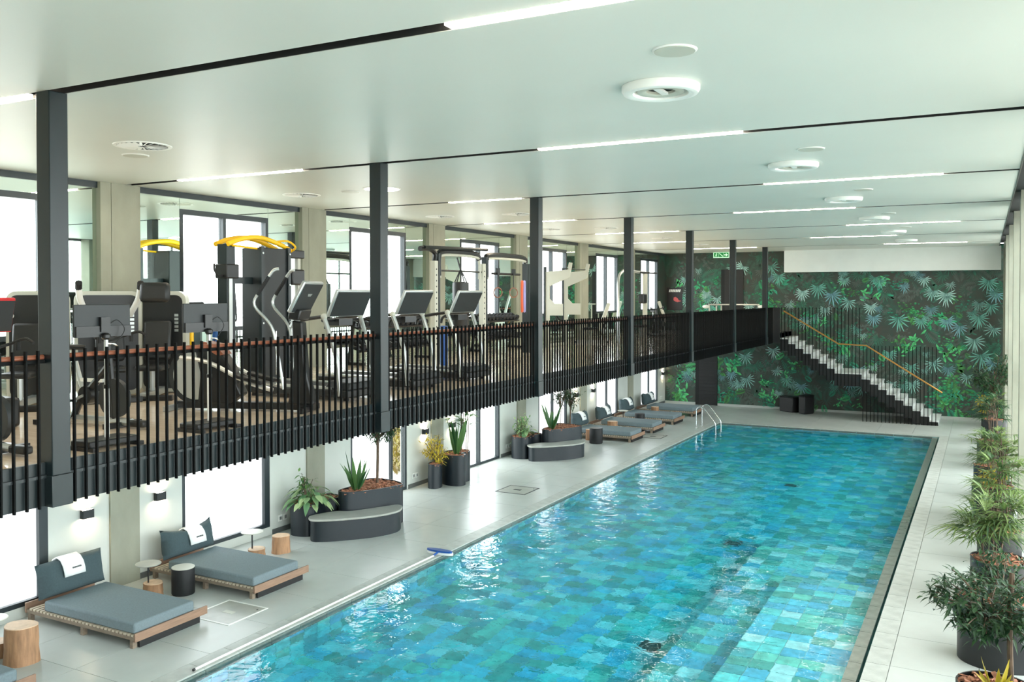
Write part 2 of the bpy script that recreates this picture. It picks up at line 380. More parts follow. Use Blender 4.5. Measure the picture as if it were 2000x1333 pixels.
def make_mural(parent):
    rg = random.Random(21); P = Print()
    L3 = lambda r, g, b: rgb(r, g, b)[:3]
    dk = [(L3(38, 58, 50), L3(56, 84, 70)), (L3(34, 64, 52), L3(46, 104, 82)), (L3(54, 58, 52), L3(74, 86, 78))]
    teal = [(L3(40, 78, 72), L3(140, 190, 180)), (L3(38, 84, 74), L3(110, 176, 160)), (L3(60, 104, 96), L3(176, 214, 206)), (L3(48, 84, 88), L3(120, 168, 176))]
    grn = [(L3(14, 72, 48), L3(40, 160, 104)), (L3(18, 84, 50), L3(84, 190, 116)), (L3(16, 80, 62), L3(44, 150, 116)), (L3(22, 66, 36), L3(70, 140, 70))]
    X0, X1 = -12.9, 0.9
    for i in range(620):                                   # faint undergrowth
        x, z = rg.uniform(X0, X1), rg.uniform(0.1, 6.75); c0, c1 = rg.choice(dk)
        if rg.random() < 0.45: P.leafset(x, z, rg.uniform(0.3, 0.6), c0, c1, rg)
        elif rg.random() < 0.6: P.fern(x, z, rg.uniform(0.4, 0.8), rg.uniform(-2.8, -0.3), c0, c1, rg)
        else: P.monstera(x, z, rg.uniform(0.25, 0.5), rg.uniform(-2.6, -0.5), c0, c1, rg)
    def greens(x, z, n, spread, big=1.0):
        for i in range(n):
            c0, c1 = rg.choice(grn); k = rg.random(); px = x + rg.gauss(0, spread); pz = z + rg.gauss(0, spread * 0.7)
            if not (X0 + 0.3 < px < X1 - 0.2 and 0.15 < pz < 6.6): continue
            if k < 0.35: P.cups(px, pz, rg.uniform(0.35, 0.6) * big, c0, c1, rg)
            elif k < 0.7: P.fern(px, pz, rg.uniform(0.3, 0.6) * big, rg.uniform(-3, 0), c0, c1, rg)
            else: P.leafset(px, pz, rg.uniform(0.4, 0.7) * big, c0, c1, rg)
    for a in ((-0.7, 1.0, 16, 0.6, 1.2), (-1.1, 0.5, 10, 0.5, 1.0), (-12.2, 0.6, 10, 0.5, 1), (-11.3, 1.4, 9, 0.35, 1), (-10.1, 2.0, 6, 0.3, 0.9), (-10.2, 0.6, 8, 0.4, 0.8),
              (-8.9, 0.7, 8, 0.5, 0.8), (-6.6, 0.5, 7, 0.4, 0.7), (-5.0, 0.4, 5, 0.3, 0.7), (-11.2, 5.0, 14, 0.55, 1), (-10.8, 4.2, 6, 0.4, 0.9), (-8.3, 5.1, 8, 0.5, 0.9), (-8.4, 4.6, 4, 0.3, 0.8), (-6.2, 3.9, 7, 0.5, 0.8),
              (-4.9, 3.0, 6, 0.35, 0.9), (-6.0, 2.9, 7, 0.4, 0.7), (-4.7, 5.0, 6, 0.5, 0.9), (-2.4, 4.1, 12, 0.4, 0.9), (-1.0, 2.6, 8, 0.4, 0.8), (-2.9, 2.9, 6, 0.4, 0.8), (-3.2, 5.4, 4, 0.3, 0.7), (-7.3, 1.9, 6, 0.4, 0.7), (-0.9, 4.6, 5, 0.4, 0.7), (-3.9, 2.2, 5, 0.4, 0.7)):
        greens(*a)
    hand = [(-12.4, 2.0, 0.42, -1.3), (-12.0, 1.5, 0.4, -1.0), (-9.9, 1.5, 0.4, -1.5), (-9.2, 1.3, 0.5, -1.2), (-9.5, 1.1, 0.42, -2.0), (-7.6, 1.35, 0.42, -1.3), (-6.9, 1.1, 0.45, -1.6), (-8.1, 2.6, 0.5, -1.5), (-9.3, 2.3, 0.5, -1.4),
            (-6.3, 5.3, 0.55, -1.5), (-5.7, 5.0, 0.6, -1.4), (-6.9, 5.1, 0.5, -1.7), (-5.0, 4.7, 0.5, -1.9), (-4.2, 4.5, 0.45, -1.5), (-3.9, 5.55, 0.5, -1.5), (-3.1, 4.0, 0.6, -1.4), (-4.1, 4.05, 0.5, -1.6), (-1.35, 5.0, 0.62, -1.6), (-1.9, 5.1, 0.45, -2.0),
            (0.1, 5.5, 0.55, -1.7), (0.35, 5.0, 0.5, -2.0), (0.2, 4.55, 0.5, -1.8), (-0.2, 4.1, 0.55, -1.5), (-1.4, 3.95, 0.5, -1.4), (-0.9, 3.7, 0.5, -1.8), (0.3, 3.65, 0.45, -2.0), (-2.3, 3.95, 0.45, -1.5), (-0.35, 3.2, 0.6, -1.5), (-0.2, 2.6, 0.66, -1.4), (0.25, 2.3, 0.6, -2.1), (-1.9, 2.25, 0.55, -1.3), (-2.6, 2.1, 0.5, -1.6), (-2.6, 1.4, 0.5, -1.3), (-3.5, 2.6, 0.45, -1.5), (-4.6, 1.9, 0.5, -1.5), (-0.6, 1.75, 0.4, -1.7),
            (-5.6, 1.5, 0.42, -1.5), (-5.0, 1.35, 0.5, -1.3), (-4.5, 1.2, 0.5, -1.8), (-8.2, 6.2, 0.5, -1.3), (-7.9, 5.8, 0.5, -1.7), (-9.9, 6.2, 0.5, -0.9), (-9.4, 6.2, 0.5, -2.2), (-12.0, 5.7, 0.45, -1.5), (-10.9, 4.4, 0.42, -1.3), (-9.1, 4.5, 0.4, -1.8), (-11.9, 4.7, 0.4, -1.9), (-12.3, 4.9, 0.4, -1.2), (-10.5, 4.8, 0.4, -1.5), (-8.6, 4.4, 0.36, -1.6), (-5.2, 5.6, 0.4, -1.7), (-2.9, 5.3, 0.35, -1.4), (-2.2, 5.6, 0.4, -1.6)]
    for x, z, sz, a in hand:
        c0, c1 = rg.choice(teal); P.monstera(x + rg.uniform(-.05, .05), z, sz * 0.95, a, c0, c1, rg)
    for i in range(70):
        c0, c1 = rg.choice(teal); c1 = tuple(c * 0.6 for c in c1)
        P.monstera(rg.uniform(X0 + .3, X1 - .4), rg.uniform(0.6, 6.4), rg.uniform(0.22, 0.42), rg.uniform(-2.3, -0.8), c0, c1, rg)
    me = bpy.data.meshes.new('mural_print'); me.from_pydata(P.v, [], P.f); me.materials.append(M['mural_ink'])
    P.c = [tuple(min(1, q * 1.2) for q in c[:3]) + (1,) for c in P.c]
    at = me.attributes.new('ink', 'FLOAT_COLOR', 'POINT'); at.data.foreach_set('color', np.array(P.c, dtype=np.float32).ravel())
    o = bpy.data.objects.new('mural_print', me); C.objects.link(o); o.parent = parent; o['kind'] = 'stuff'
    print('mural faces', len(P.f))
# ------------------------------------------------------------------ main levels
MZ, CZ, FB = 3.37, 6.80, 2.98          # mezzanine floor, ceiling, fascia bottom
XP, RX = -7.651, -7.62                  # steel posts, railing plane
XW, YW = -12.95, 39.3                   # left wall face, far wall face
POOL_L, POOL_R, POOL_B, POOL_N = -9.07, -1.392, 34.18, 4.6
SLOT = [5.325 + 5.0366 * k for k in range(-2, 7)]
COLY = [10.2 + 4.9 * k for k in range(-1, 6)]
WINY = [12.65 + 4.9 * k for k in range(-1, 6)]

# ---- ground outside
struct(MB().box(-60, 60, -40, 90, -2.6, -2.4).build('ground', 'paving'))
struct(MB().box(-60, -13.16, -40, 90, -2.4, -0.12).build('terrace_left', 'paving'))
struct(MB().box(1.06, 60, -40, 90, -2.4, -0.12).build('terrace_right', 'paving'))

# ---- pool deck floor with stone tiles
fl = struct_empty('floor', 'pale grey stone tile deck around the pool')
base = MB()
base.box(-13.15, POOL_L - 0.02, -4.2, YW, -0.4, -0.02); base.box(POOL_R + 0.02, 1.05, -4.2, YW, -0.4, -0.02)
base.box(POOL_L - 0.02, POOL_R + 0.02, POOL_B + 0.02, YW, -0.4, -0.02); base.box(POOL_L - 0.02, POOL_R + 0.02, -4.2, POOL_N - 0.02, -0.4, -0.02)
base.build('deck_bed', 'grout', fl)
tile_cache = {}
def deck_tile(x0, x1, y0, y1, name='floor_tile', m='deck_stone'):
    g = 0.004; sx, sy = round(x1 - x0, 3), round(y1 - y0, 3)
    if (sx, sy, m) not in tile_cache:
        tile_cache[(sx, sy, m)] = MB().box(g, sx - g, g, sy - g, -0.022, 0).mesh(name, m)
    link(name, tile_cache[(sx, sy, m)], fl, (x0, y0, 0))
def lay(x0, x1, y0, y1, sx, sy):
    nx = max(1, round((x1 - x0) / sx)); ny = max(1, round((y1 - y0) / sy)); dx = (x1 - x0) / nx; dy = (y1 - y0) / ny
    for i in range(nx):
        for j in range(ny): deck_tile(x0 + i * dx, x0 + (i + 1) * dx, y0 + j * dy, y0 + (j + 1) * dy)
CW = 0.30
lay(XW, POOL_L - CW, 5.2, 34.0, 1.2, 1.2); lay(XW, POOL_L - CW, 34.0, YW, 1.2, 1.2)
lay(POOL_R + CW, 1.0, 8.0, 34.0, 1.05, 1.2); lay(POOL_R + CW, 1.0, 34.0, YW, 1.05, 1.2)
lay(POOL_L - CW, POOL_R + CW, POOL_B + CW, YW, 1.2, 1.2)
n = 44
for i in range(n):
    y0 = 7.2 + (POOL_B - 7.2) * i / n; y1 = 7.2 + (POOL_B - 7.2) * (i + 1) / n
    deck_tile(POOL_L - CW, POOL_L, y0, y1, 'coping_stone', 'coping_stone')
    deck_tile(POOL_R, POOL_R + CW, y0, y1, 'coping_stone', 'coping_stone')
n = 12
for i in range(n):
    d = (POOL_R + CW - POOL_L + CW) / n
    deck_tile(POOL_L - CW + d * i, POOL_L - CW + d * (i + 1), POOL_B, POOL_B + CW, 'coping_stone', 'coping_stone')

# ---- pool
pool = thing('swimming_pool', 'long turquoise tiled swimming pool down the middle of the hall', 'pool', (0, 0, 0))
WZ, PD = -0.055, -1.25
sh = MB(); t = 0.15
sh.box(POOL_L - t, POOL_R + t, POOL_N - t, POOL_B + t, PD - 0.2, PD - 0.012)
sh.box(POOL_L - t, POOL_L - 0.012, POOL_N - t, POOL_B + t, PD - 0.2, -0.03)
sh.box(POOL_L - t, POOL_R + t, POOL_B + 0.012, POOL_B + t, PD - 0.2, -0.03)
sh.box(POOL_L - t, POOL_R + t, POOL_N - t, POOL_N - 0.012, PD - 0.2, -0.03)
sh.box(POOL_R - 0.21, POOL_R - 0.048, POOL_N - t, POOL_B + t, PD - 0.2, -0.07)
sh.box(POOL_R - 0.005, POOL_R + t, POOL_N - t, POOL_B + t, PD - 0.2, -0.03)
sh.build('basin', 'pool_grout', pool)
# dark overflow channel along the right edge, between the wet kerb and the coping
MB().box(POOL_R - 0.048, POOL_R - 0.005, POOL_N, POOL_B, -0.3, -0.25).build('overflow_channel', 'void_black', pool)
MB().box(POOL_R - 0.0049, POOL_R - 0.001, POOL_N, POOL_B, -0.26, -0.03).build('overflow_lip', 'void_black', pool)
nk = 44
for i in range(nk):
    y0 = 7.2 + (POOL_B - 7.2) * i / nk; y1 = 7.2 + (POOL_B - 7.2) * (i + 1) / nk
    key = ('kerb', round(y1 - y0, 3))
    if key not in tile_cache: tile_cache[key] = MB().box(0, 0.17, 0.004, y1 - y0 - 0.004, -0.06, 0.022).mesh('wet_kerb_tile', 'wet_stone')
    link('wet_kerb_tile', tile_cache[key], pool, (POOL_R - 0.218, y0, -0.06))
# wet stone band at the waterline, its dark tone also standing for coping shadow
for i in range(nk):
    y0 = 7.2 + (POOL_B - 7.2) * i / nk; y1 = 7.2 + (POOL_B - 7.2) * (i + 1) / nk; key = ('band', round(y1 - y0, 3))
    if key not in tile_cache: tile_cache[key] = MB().box(0, 0.014, 0.004, y1 - y0 - 0.004, 0, 0.2).mesh('waterline_shade_tile', 'wet_stone')
    link('waterline_shade_tile', tile_cache[key], pool, (POOL_L, y0, -0.225))
d_ = (POOL_R - POOL_L - 0.22) / 12; me_ = MB().box(0.004, d_ - 0.004, 0, 0.014, 0, 0.2).mesh('waterline_shade_tile', 'wet_stone')
for i in range(12): link('waterline_shade_tile', me_, pool, (POOL_L + d_ * i, POOL_B - 0.014, -0.225))
# tiles of the pool floor, benches and walls: (corner, u, v) quads, the nearest 300 as single tiles
TS = 0.305; XI1 = POOL_R - 0.21
quads = []
def field(o, u, v, nu, nv, du, dv):
    for a in range(nu):
        for b in range(nv):
            quads.append((Vector(o) + Vector(u) * (a * du) + Vector(v) * (b * dv), Vector(u), Vector(v), du, dv))
BX, BY = -3.45, 13.4                                  # bench steps in the near right corner
nx = int(round((XI1 - POOL_L) / TS)); ny = int(round((POOL_B - 7.0) / TS)); dx = (XI1 - POOL_L) / nx; dy = (POOL_B - 7.0) / ny
field((POOL_L, 7.0, PD), (1, 0, 0), (0, 1, 0), nx, ny, dx, dy)
nzw = 4; dz = (-0.055 - PD) / nzw
field((POOL_L, 7.0, PD), (0, 1, 0), (0, 0, 1), ny, nzw, dy, dz)
field((POOL_L, POOL_B, PD), (0, 0, 1), (1, 0, 0), nzw, nx, dz, dx)
# two broad submerged steps
steps = [(-4.05, 19.3, -0.75), (-3.2, 16.6, -0.32)]
for sx, sy, sz in steps:
    sx = POOL_L + dx * round((sx - POOL_L) / dx); sy = 7.0 + dy * round((sy - 7.0) / dy)
    mb = MB().box(sx + 0.012, XI1, 7.0, sy - 0.012, PD - 0.02, sz - 0.012); mb.build('step_block', 'pool_grout', pool)
    quads = [q for q in quads if not (abs(q[1].x) > 0.5 and abs(q[2].y) > 0.5 and q[0].x > sx - 0.01 and q[0].y < sy - 0.05 and q[0].z < sz - 0.01)]
    k1 = int(round((XI1 - sx) / dx)); k2 = int(round((sy - 7.0) / dy))
    field((sx, 7.0, sz), (1, 0, 0), (0, 1, 0), k1, k2, dx, dy)
    nz = max(1, int(round((sz - PD) / 0.3)))
    field((sx, 7.0, PD), (0, 0, 1), (0, 1, 0), nz, k2, (sz - PD) / nz, dy)
    field((sx, sy, PD), (0, 0, 1), (1, 0, 0), nz, k1, (sz - PD) / nz, dx)
def near_key(q):
    c = q[0]; d = math.hypot(c.x, c.y)
    horiz = abs(q[1].x) > 0.5 and abs(q[2].y) > 0.5
    # only what the frame shows: left of frame bottom edge is cut by the picture
    inside = c.y > 8.2 + 0.0 * c.x and (horiz or abs(q[1].y) > 0.5)
    return d + (0 if inside else 50) + (0 if horiz else 2.0)
quads.sort(key=near_key)
g = 0.006
rng = random.Random(3)
for q in quads[:300]:
    o, u, v, du, dv = q; key = ('pt', tuple(round(c) for c in u), tuple(round(c) for c in v), round(du, 3), round(dv, 3))
    if key not in tile_cache:
        nrm = u.cross(v); mb = MB()
        vs = [u * a + v * b for a, b in ((g, g), (du - g, g), (du - g, dv - g), (g, dv - g))]
        mb.add([p - nrm * 0.012 for p in vs] + vs, [(4, 5, 6, 7), (0, 1, 5, 4), (1, 2, 6, 5), (2, 3, 7, 6), (3, 0, 4, 7)])
        tile_cache[key] = mb.mesh('pool_tile', 'pool_tile_single')
    link('pool_tile', tile_cache[key], pool, o)
mb = MB(); mb.sh = []
for o, u, v, du, dv in quads[300:]:
    nrm = u.cross(v); vs = [o + u * a + v * b for a, b in ((g, g), (du - g, g), (du - g, dv - g), (g, dv - g))]
    mb.add([p - nrm * 0.012 for p in vs] + vs, [(4, 5, 6, 7), (0, 1, 5, 4), (1, 2, 6, 5), (2, 3, 7, 6), (3, 0, 4, 7)]); mb.sh += [rng.random()] * 8
f = mb.build('pool_tile_field', 'pool_tile_field', pool, smooth=None); f['kind'] = 'stuff'
# floor drains
for (x, y) in ((-4.55, 13.1), (-4.75, 19.0), (-4.7, 25.2)):
    MB().box(x - 0.17, x + 0.17, y - 0.17, y + 0.17, PD, PD + 0.02).build('drain_grate', 'baseboard', pool)
wt = MB(); gx, gy = 2, 2
wt.box(POOL_L - 0.08, POOL_R - 0.06, POOL_N - 0.08, POOL_B + 0.08, PD - 0.1, WZ)
wo = wt.build('pool_water', 'water', None, smooth=None); tag(wo, 'clear calm water filling the turquoise swimming pool', 'water', kind='stuff')

# ---- ceiling: panels between dark slots
cl = struct_empty('ceiling', 'smooth off-white ceiling cut across by narrow dark slots')
SW = 0.085
for a, b in zip(SLOT[:-1], SLOT[1:]):
    MB().box(-12.9, 0.43, a + SW, b - SW, CZ, CZ + 0.14).build('ceiling_panel', 'ceiling_paint', cl)
MB().box(-12.9, 0.43, SLOT[-1] + SW, YW, CZ, CZ + 0.14).build('ceiling_panel', 'ceiling_paint', cl)
MB().box(-13.3, 1.3, -4.4, YW + 0.2, CZ + 0.14, CZ + 0.3).build('ceiling_void', 'void_black', cl)
for a in SLOT:                                             # black lining of each slot
    for q in (a - SW + 0.001, a + SW - 0.009): MB().box(-12.9, 0.43, q, q + 0.008, CZ + 0.004, CZ + 0.14).build('slot_lining', 'void_black', cl, smooth=None)
# bulkhead over the stairs
bh = struct(MB().box(-7.55, 0.5, 38.75, YW, 5.88, CZ).build('trim_1', 'plaster'), 'white bulkhead under the ceiling at the far wall')
# linear lights in the slots
def bar_light(k, x0, x1, label):
    y = SLOT[k + 2]
    t = thing('linear_light', label, 'light', (x0, y, CZ), 0, 'linear lights in the ceiling slots')
    MB().box(0, x1 - x0, -0.05, 0.05, -0.006, 0.03).build('diffuser', 'led_warm', t, smooth=None)
    MB().box(0, x1 - x0, -0.066, 0.066, 0.0305, 0.08).build('housing', 'black_matte', t, smooth=None)
side = {0: 'first', 1: 'second', 2: 'third', 3: 'fourth', 4: 'fifth', 5: 'sixth', 6: 'seventh'}
for k in range(0, 7):
    if k % 2: L = [(-5.1, -2.5, 'pool'), (-11.65, -9.1, 'gym')]
    else: L = [(-3.33, -0.6, 'pool'), (-10.6 if k != 2 else -9.6, -8.0, 'gym')]
    for x0, x1, s_ in L:
        bar_light(k, x0, x1, f'warm white linear light over the {s_}, in the {side[k]} ceiling slot from the camera')

# ---- far wall, back wall, right glazed side
struct(MB().box(-13.3, 1.3, YW, YW + 0.2, -0.02, CZ + 0.1).build('wall_far', 'mural_base' if 'mural_base' in M else 'void_black'), 'far end wall covered in dark jungle mural')
struct(MB().box(-13.3, 1.3, -4.4, -4.2, -0.4, CZ + 0.14).build('wall_back', 'plaster'))
struct(MB().box(-3.2, 1.0, -4.2, 1.2, MZ - 0.3, MZ).build('landing', 'deck_stone'))
struct(MB().box(-13.0, 1.0, YW - 0.015, YW, 0, 0.1).build('baseboard_far', 'deck_stone'))

# ---- left wall: piers between the windows of both storeys
wl = MB()
edges = [-4.2]
for y in WINY: edges += [y - 1.13, y + 1.13]
edges.append(YW)
for i in range(0, len(edges), 2): wl.box(-13.15, XW, edges[i], edges[i + 1], 0, FB)
for i, y in enumerate(WINY):
    sill = 0.0 if i in (2, 3) else 0.17
    if sill: wl.box(-13.15, XW, y - 1.13, y + 1.13, 0, sill)
    wl.box(-13.15, XW, y - 1.13, y + 1.13, 2.92, FB)
struct(wl.build('wall_left', 'wall_paint'))
wu = MB()
for i in range(0, len(edges), 2): wu.box(-13.15, XW - 0.03, edges[i], edges[i + 1], FB, CZ + 0.1)
for y in WINY:
    wu.box(-13.15, XW - 0.03, y - 1.13, y + 1.13, FB, 4.24); wu.box(-13.15, XW - 0.03, y - 1.13, y + 1.13, 6.5, CZ + 0.1)
struct(wu.build('wall_left_upper', 'plaster'))
bb = struct_empty('baseboard_left')
for i in range(0, len(edges), 2):
    MB().box(XW, XW + 0.018, edges[i] + 0.06, edges[i + 1] - 0.06, 0, 0.1).build('baseboard_length', 'baseboard', bb)
# mirrors of the gym wall and the dark strip above them
mir = struct_empty('wall_mirror', 'mirror panels lining the gym wall between the windows')
def mirror(y0, y1, z0, z1):
    MB().box(XW - 0.03, XW - 0.012, y0 + 0.004, y1 - 0.004, z0 + 0.004, z1 - 0.004).build('mirror_panel', 'mirror', mir, smooth=None)
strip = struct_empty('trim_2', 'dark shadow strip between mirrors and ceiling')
for i, y in enumerate(WINY):
    c0 = COLY[i] + 0.4; c1 = COLY[i + 1] - 0.4 if i + 1 < len(COLY) else YW
    mirror(c0, y - 1.13, MZ, 6.70); mirror(y - 1.13, y + 1.13, 6.5, 6.70); mirror(y - 1.13, y + 1.13, MZ, 4.24)
    if i + 1 < len(COLY): mirror(y + 1.13, c1, MZ, 6.70)
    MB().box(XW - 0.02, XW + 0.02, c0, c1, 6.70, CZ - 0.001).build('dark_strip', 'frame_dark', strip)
struct(MB().box(XW - 0.03, XW + 0.01, WINY[-1] + 1.13, YW, MZ, 6.7).build('wall_corner', 'mural_base' if 'mural_base' in M else 'void_black'))
# concrete columns, through both storeys
for i, y in enumerate(COLY):
    if y < 4: continue
    c = struct_empty(f'column_{i + 1}', f'concrete column number {i + 1} along the window wall')
    MB().box(-13.1, -12.86, y - 0.4, y - 0.2, MZ, CZ).build('column_side', 'concrete', c)
    MB().box(-13.1, -12.86, y - 0.19, y + 0.38, MZ, CZ).build('column_face', 'concrete', c)
    MB().box(-13.1, -12.91, y - 0.22, y + 0.36, 0, FB).build('column_base', 'concrete', c)

def window(n, y, z0, z1, glass, hw=1.13, mull=-0.05, parts=2, fr=0.075):
    w_ = struct_empty(f'window_{n}')
    x0, x1 = -13.08, XW - 0.005
    for a, b, c, d in ((y - hw, y + hw, z1 - fr * 1.3, z1), (y - hw, y + hw, z0, z0 + fr), (y - hw, y - hw + fr, z0 + fr, z1 - fr * 1.3), (y + hw - fr, y + hw, z0 + fr, z1 - fr * 1.3)):
        MB().box(x0, x1, a, b, c, d).build('window_frame', 'frame_dark', w_)
    ym = y + mull
    MB().box(x0, x1, ym - fr / 2, ym + fr / 2, z0 + fr, z1 - fr * 1.3).build('window_mullion', 'frame_dark', w_)
    MB().box(-13.03, -13.02, y - hw + fr, ym - fr / 2, z0 + fr, z1 - fr * 1.3).build('window_pane', glass[0], w_, smooth=None)
    MB().box(-13.03, -13.02, ym + fr / 2, y + hw - fr, z0 + fr, z1 - fr * 1.3).build('window_pane', glass[1], w_, smooth=None)
n_ = 1
for i, y in enumerate(WINY):
    window(n_, y, 4.24, 6.5, ('window_glass', 'window_glass')); n_ += 1
    if i in (2, 3): window(n_, y, 0.0, 2.92, ('frosted_glass' if i == 2 else 'window_glass', 'window_glass'), mull=0.5 if i == 2 else -0.05, fr=0.07)
    else: window(n_, y, 0.17, 2.92, ('frosted_glass', 'frosted_glass'), mull=0.0 if i > 3 else 1.02)
    n_ += 1

# ---- right side: columns, glazing and curtains
for i, y in enumerate(COLY + [COLY[-1] + 4.0]):
    if y < -3: continue
    struct(MB().box(0.58, 1.02, y - 0.25, y + 0.25, 0, CZ + 0.14).build(f'column_right_{i + 1}', 'concrete'))
gl = struct_empty('glazing_right', 'floor to ceiling glazing along the right side of the hall')
ys = [-4.2 + 1.633 * k for k in range(0, 28)]
for y in ys:
    if y > YW: break
    MB().box(0.98, 1.06, y - 0.03, y + 0.03, 0.06, 6.75).build('glazing_mullion', 'frame_dark', gl)
for z in (0.0, 3.2, 6.75):
    MB().box(0.98, 1.06, -4.2, YW, z, z + 0.07).build('glazing_rail', 'frame_dark', gl)
MB().box(1.015, 1.022, -4.2, YW, 0.07, 6.75).build('glazing_pane', 'window_glass', gl, smooth=None)
struct(MB().box(0.43, 0.45, -4.2, YW, CZ - 0.02, CZ + 0.14).build('trim_3', 'steel_black'))
def curtain(y0, y1, label):
    n = int((y1 - y0) / 0.03); pts = []
    for i in range(n + 1):
        y = y0 + (y1 - y0) * i / n; pts.append((0.78 + 0.05 * math.sin(i * 0.9) + 0.012 * math.sin(i * 2.3), y))
    mb = MB()
    for (x, y) in pts: mb.v += [(x, y, 0.02), (x, y, 6.78)]
    for i in range(n): mb.f.append((2 * i, 2 * i + 2, 2 * i + 3, 2 * i + 1))
    o = mb.build('curtain', 'curtain', None, smooth=60); so = o.modifiers.new('thickness', 'SOLIDIFY'); so.thickness = 0.006
    tag(o, label, 'curtain', 'curtains gathered beside the right columns')
for (y0, y1, lb) in ((20.4, 21.6, 'cream floor-length curtain gathered right of the nearest planters'), (30.2, 31.5, 'cream floor-length curtain behind the middle palms'), (36.6, 38.6, 'cream floor-length curtain beside the jungle mural')):
    curtain(y0, y1, lb)

# ---- mezzanine slab, fascia
mz = struct_empty('mezzanine', 'gym gallery floor of pale timber above the loungers')
MB().box(XW - 0.03, RX - 0.06, -4.2, YW, MZ - 0.03, MZ).build('gym_floor', 'wood_floor', mz)
MB().box(XW - 0.03, RX - 0.06, -4.2, YW, FB + 0.02, MZ - 0.031).build('slab', 'plaster', mz)
MB().box(RX - 0.06, -7.35, 36.95, YW, FB + 0.02, MZ).build('stair_landing', 'black_matte', mz)
for a, b in zip(SLOT[1:-1], SLOT[2:]):
    MB().box(RX - 0.06, RX - 0.03, a + 0.1, b - 0.1, FB, MZ + 0.012).build('fascia_plate', 'fascia_steel', mz)
    MB().box(RX - 0.03, RX - 0.005, a + 0.1, b - 0.1, MZ - 0.13, MZ - 0.1).build('fascia_angle', 'fascia_steel', mz)
MB().box(RX - 0.06, RX - 0.03, SLOT[-1] + 0.1, 36.95, FB, MZ + 0.012).build('fascia_plate', 'fascia_steel', mz)
MB().box(RX - 0.05, -7.35, 36.93, 36.96, FB, MZ + 1.05).build('end_panel', 'black_matte', mz)

# ---- steel posts
ordn = ['nearest', 'second', 'third', 'fourth', 'fifth', 'sixth', 'farthest']
for k in range(7):
    y = SLOT[k + 2]
    t = thing('steel_post', f'dark square steel post of the gallery edge, {ordn[k]} of the row', 'post', (XP, y, 0), 0, 'steel posts along the gallery')
    MB().box(-0.095, 0.095, -0.095, 0.095, FB + 0.28, CZ).build('shaft', 'steel_black', t, bevel=0.008)
    MB().box(-0.098, 0.108, -0.108, 0.108, FB - 0.006, FB + 0.285).build('base_casing', 'fascia_steel', t, bevel=0.006)

# ---- gallery balustrade, one per bay
pk = MB().box(-0.016, 0.016, -0.008, 0.008, FB - 0.012, 4.42).mesh('picket', 'picket_black')
segs = [(4.0, SLOT[2])] + [(SLOT[k], SLOT[k + 1]) for k in range(2, 8)] + [(SLOT[8], 36.95)]
names = ['left of the nearest post', 'between the nearest and second posts', 'between the second and third posts', 'between the third and fourth posts', 'between the fourth and fifth posts', 'between the fifth and sixth posts', 'between the sixth and farthest posts', 'beyond the farthest post']
for (a, b), nm in zip(segs, names):
    t = thing('balustrade', f'black picket balustrade with copper handrail, {nm}', 'railing', (RX, a, 0), 0, 'balustrade bays of the gym gallery')
    MB().tube([(-0.05, 0.1, 4.355), (-0.05, b - a - 0.1, 4.355)], 0.024, 10).build('handrail', 'copper_wood', t)
    MB().box(-0.05, -0.02, 0.1, b - a - 0.1, 4.30, 4.333).build('rail_bracket_bar', 'picket_black', t)
    n = int((b - a - 0.26) / 0.12)
    off = (b - a - 0.12 * n) / 2
    for i in range(n + 1): link('picket', pk, t, (0, off + 0.12 * i, 0))

# ---- staircase at the far wall
st = thing('staircase', 'white marble stair with black pickets descending along the jungle mural', 'staircase', (0, 0, 0))
RS, Y0, Y1 = MZ / 18, 36.97, YW - 0.01
prof = []      # (x0, x1, z) treads from the bottom
for i in range(9): prof.append((-1.55 - 0.3 * (i + 1), -1.55 - 0.3 * i, RS * (i + 1)))
prof.append((-5.25, -4.25, RS * 10))
for i in range(7): prof.append((-5.25 - 0.3 * (i + 1), -5.25 - 0.3 * i, RS * (11 + i)))
for x0, x1, z in prof:
    MB().box(x0 - 0.02, x1 + 0.02, Y0 + 0.03, Y1, z - 0.05, z).build('tread', 'marble', st, smooth=None)
    MB().box(x1 - 0.02, x1, Y0 + 0.03, Y1, z - RS, z - 0.05).build('riser', 'marble', st, smooth=None)
MB().box(-7.37, -7.35, Y0 + 0.03, Y1, MZ - RS, MZ - 0.0).build('riser', 'marble', st, smooth=None)
sg = MB()
for x0, x1, z in prof:
    sg.box(x0, x1, Y0, Y0 + 0.029, max(0, z - 0.52), z - 0.06)
    sg.box(x0, x1, Y0 + 0.03, Y1, max(0, z - 0.52), max(0.02, z - RS - 0.06))
o = sg.build('stringer', 'black_matte', st, smooth=None)
x = -7.3; i = 0
def stair_z(x):
    for x0, x1, z in prof:
        if x0 <= x < x1: return z
    return MZ if x < -7.35 else 0
while x < -1.54:
    z = stair_z(x); top = 4.42 if x < -4.25 else 2.96
    bot = 0.0 if x > -4.3 else z - 0.52
    MB().box(x - 0.012, x + 0.012, Y0 - 0.035, Y0 - 0.005, bot, top).build('picket', 'picket_black', st, smooth=None)
    x += 0.135
MB().tube([(-7.2, Y0 - 0.07, 4.28), (-5.1, Y0 - 0.07, 3.0), (-4.08, Y0 - 0.07, 2.96), (-1.42, Y0 - 0.07, 1.26)], 0.028, 10).build('handrail', 'brass', st)
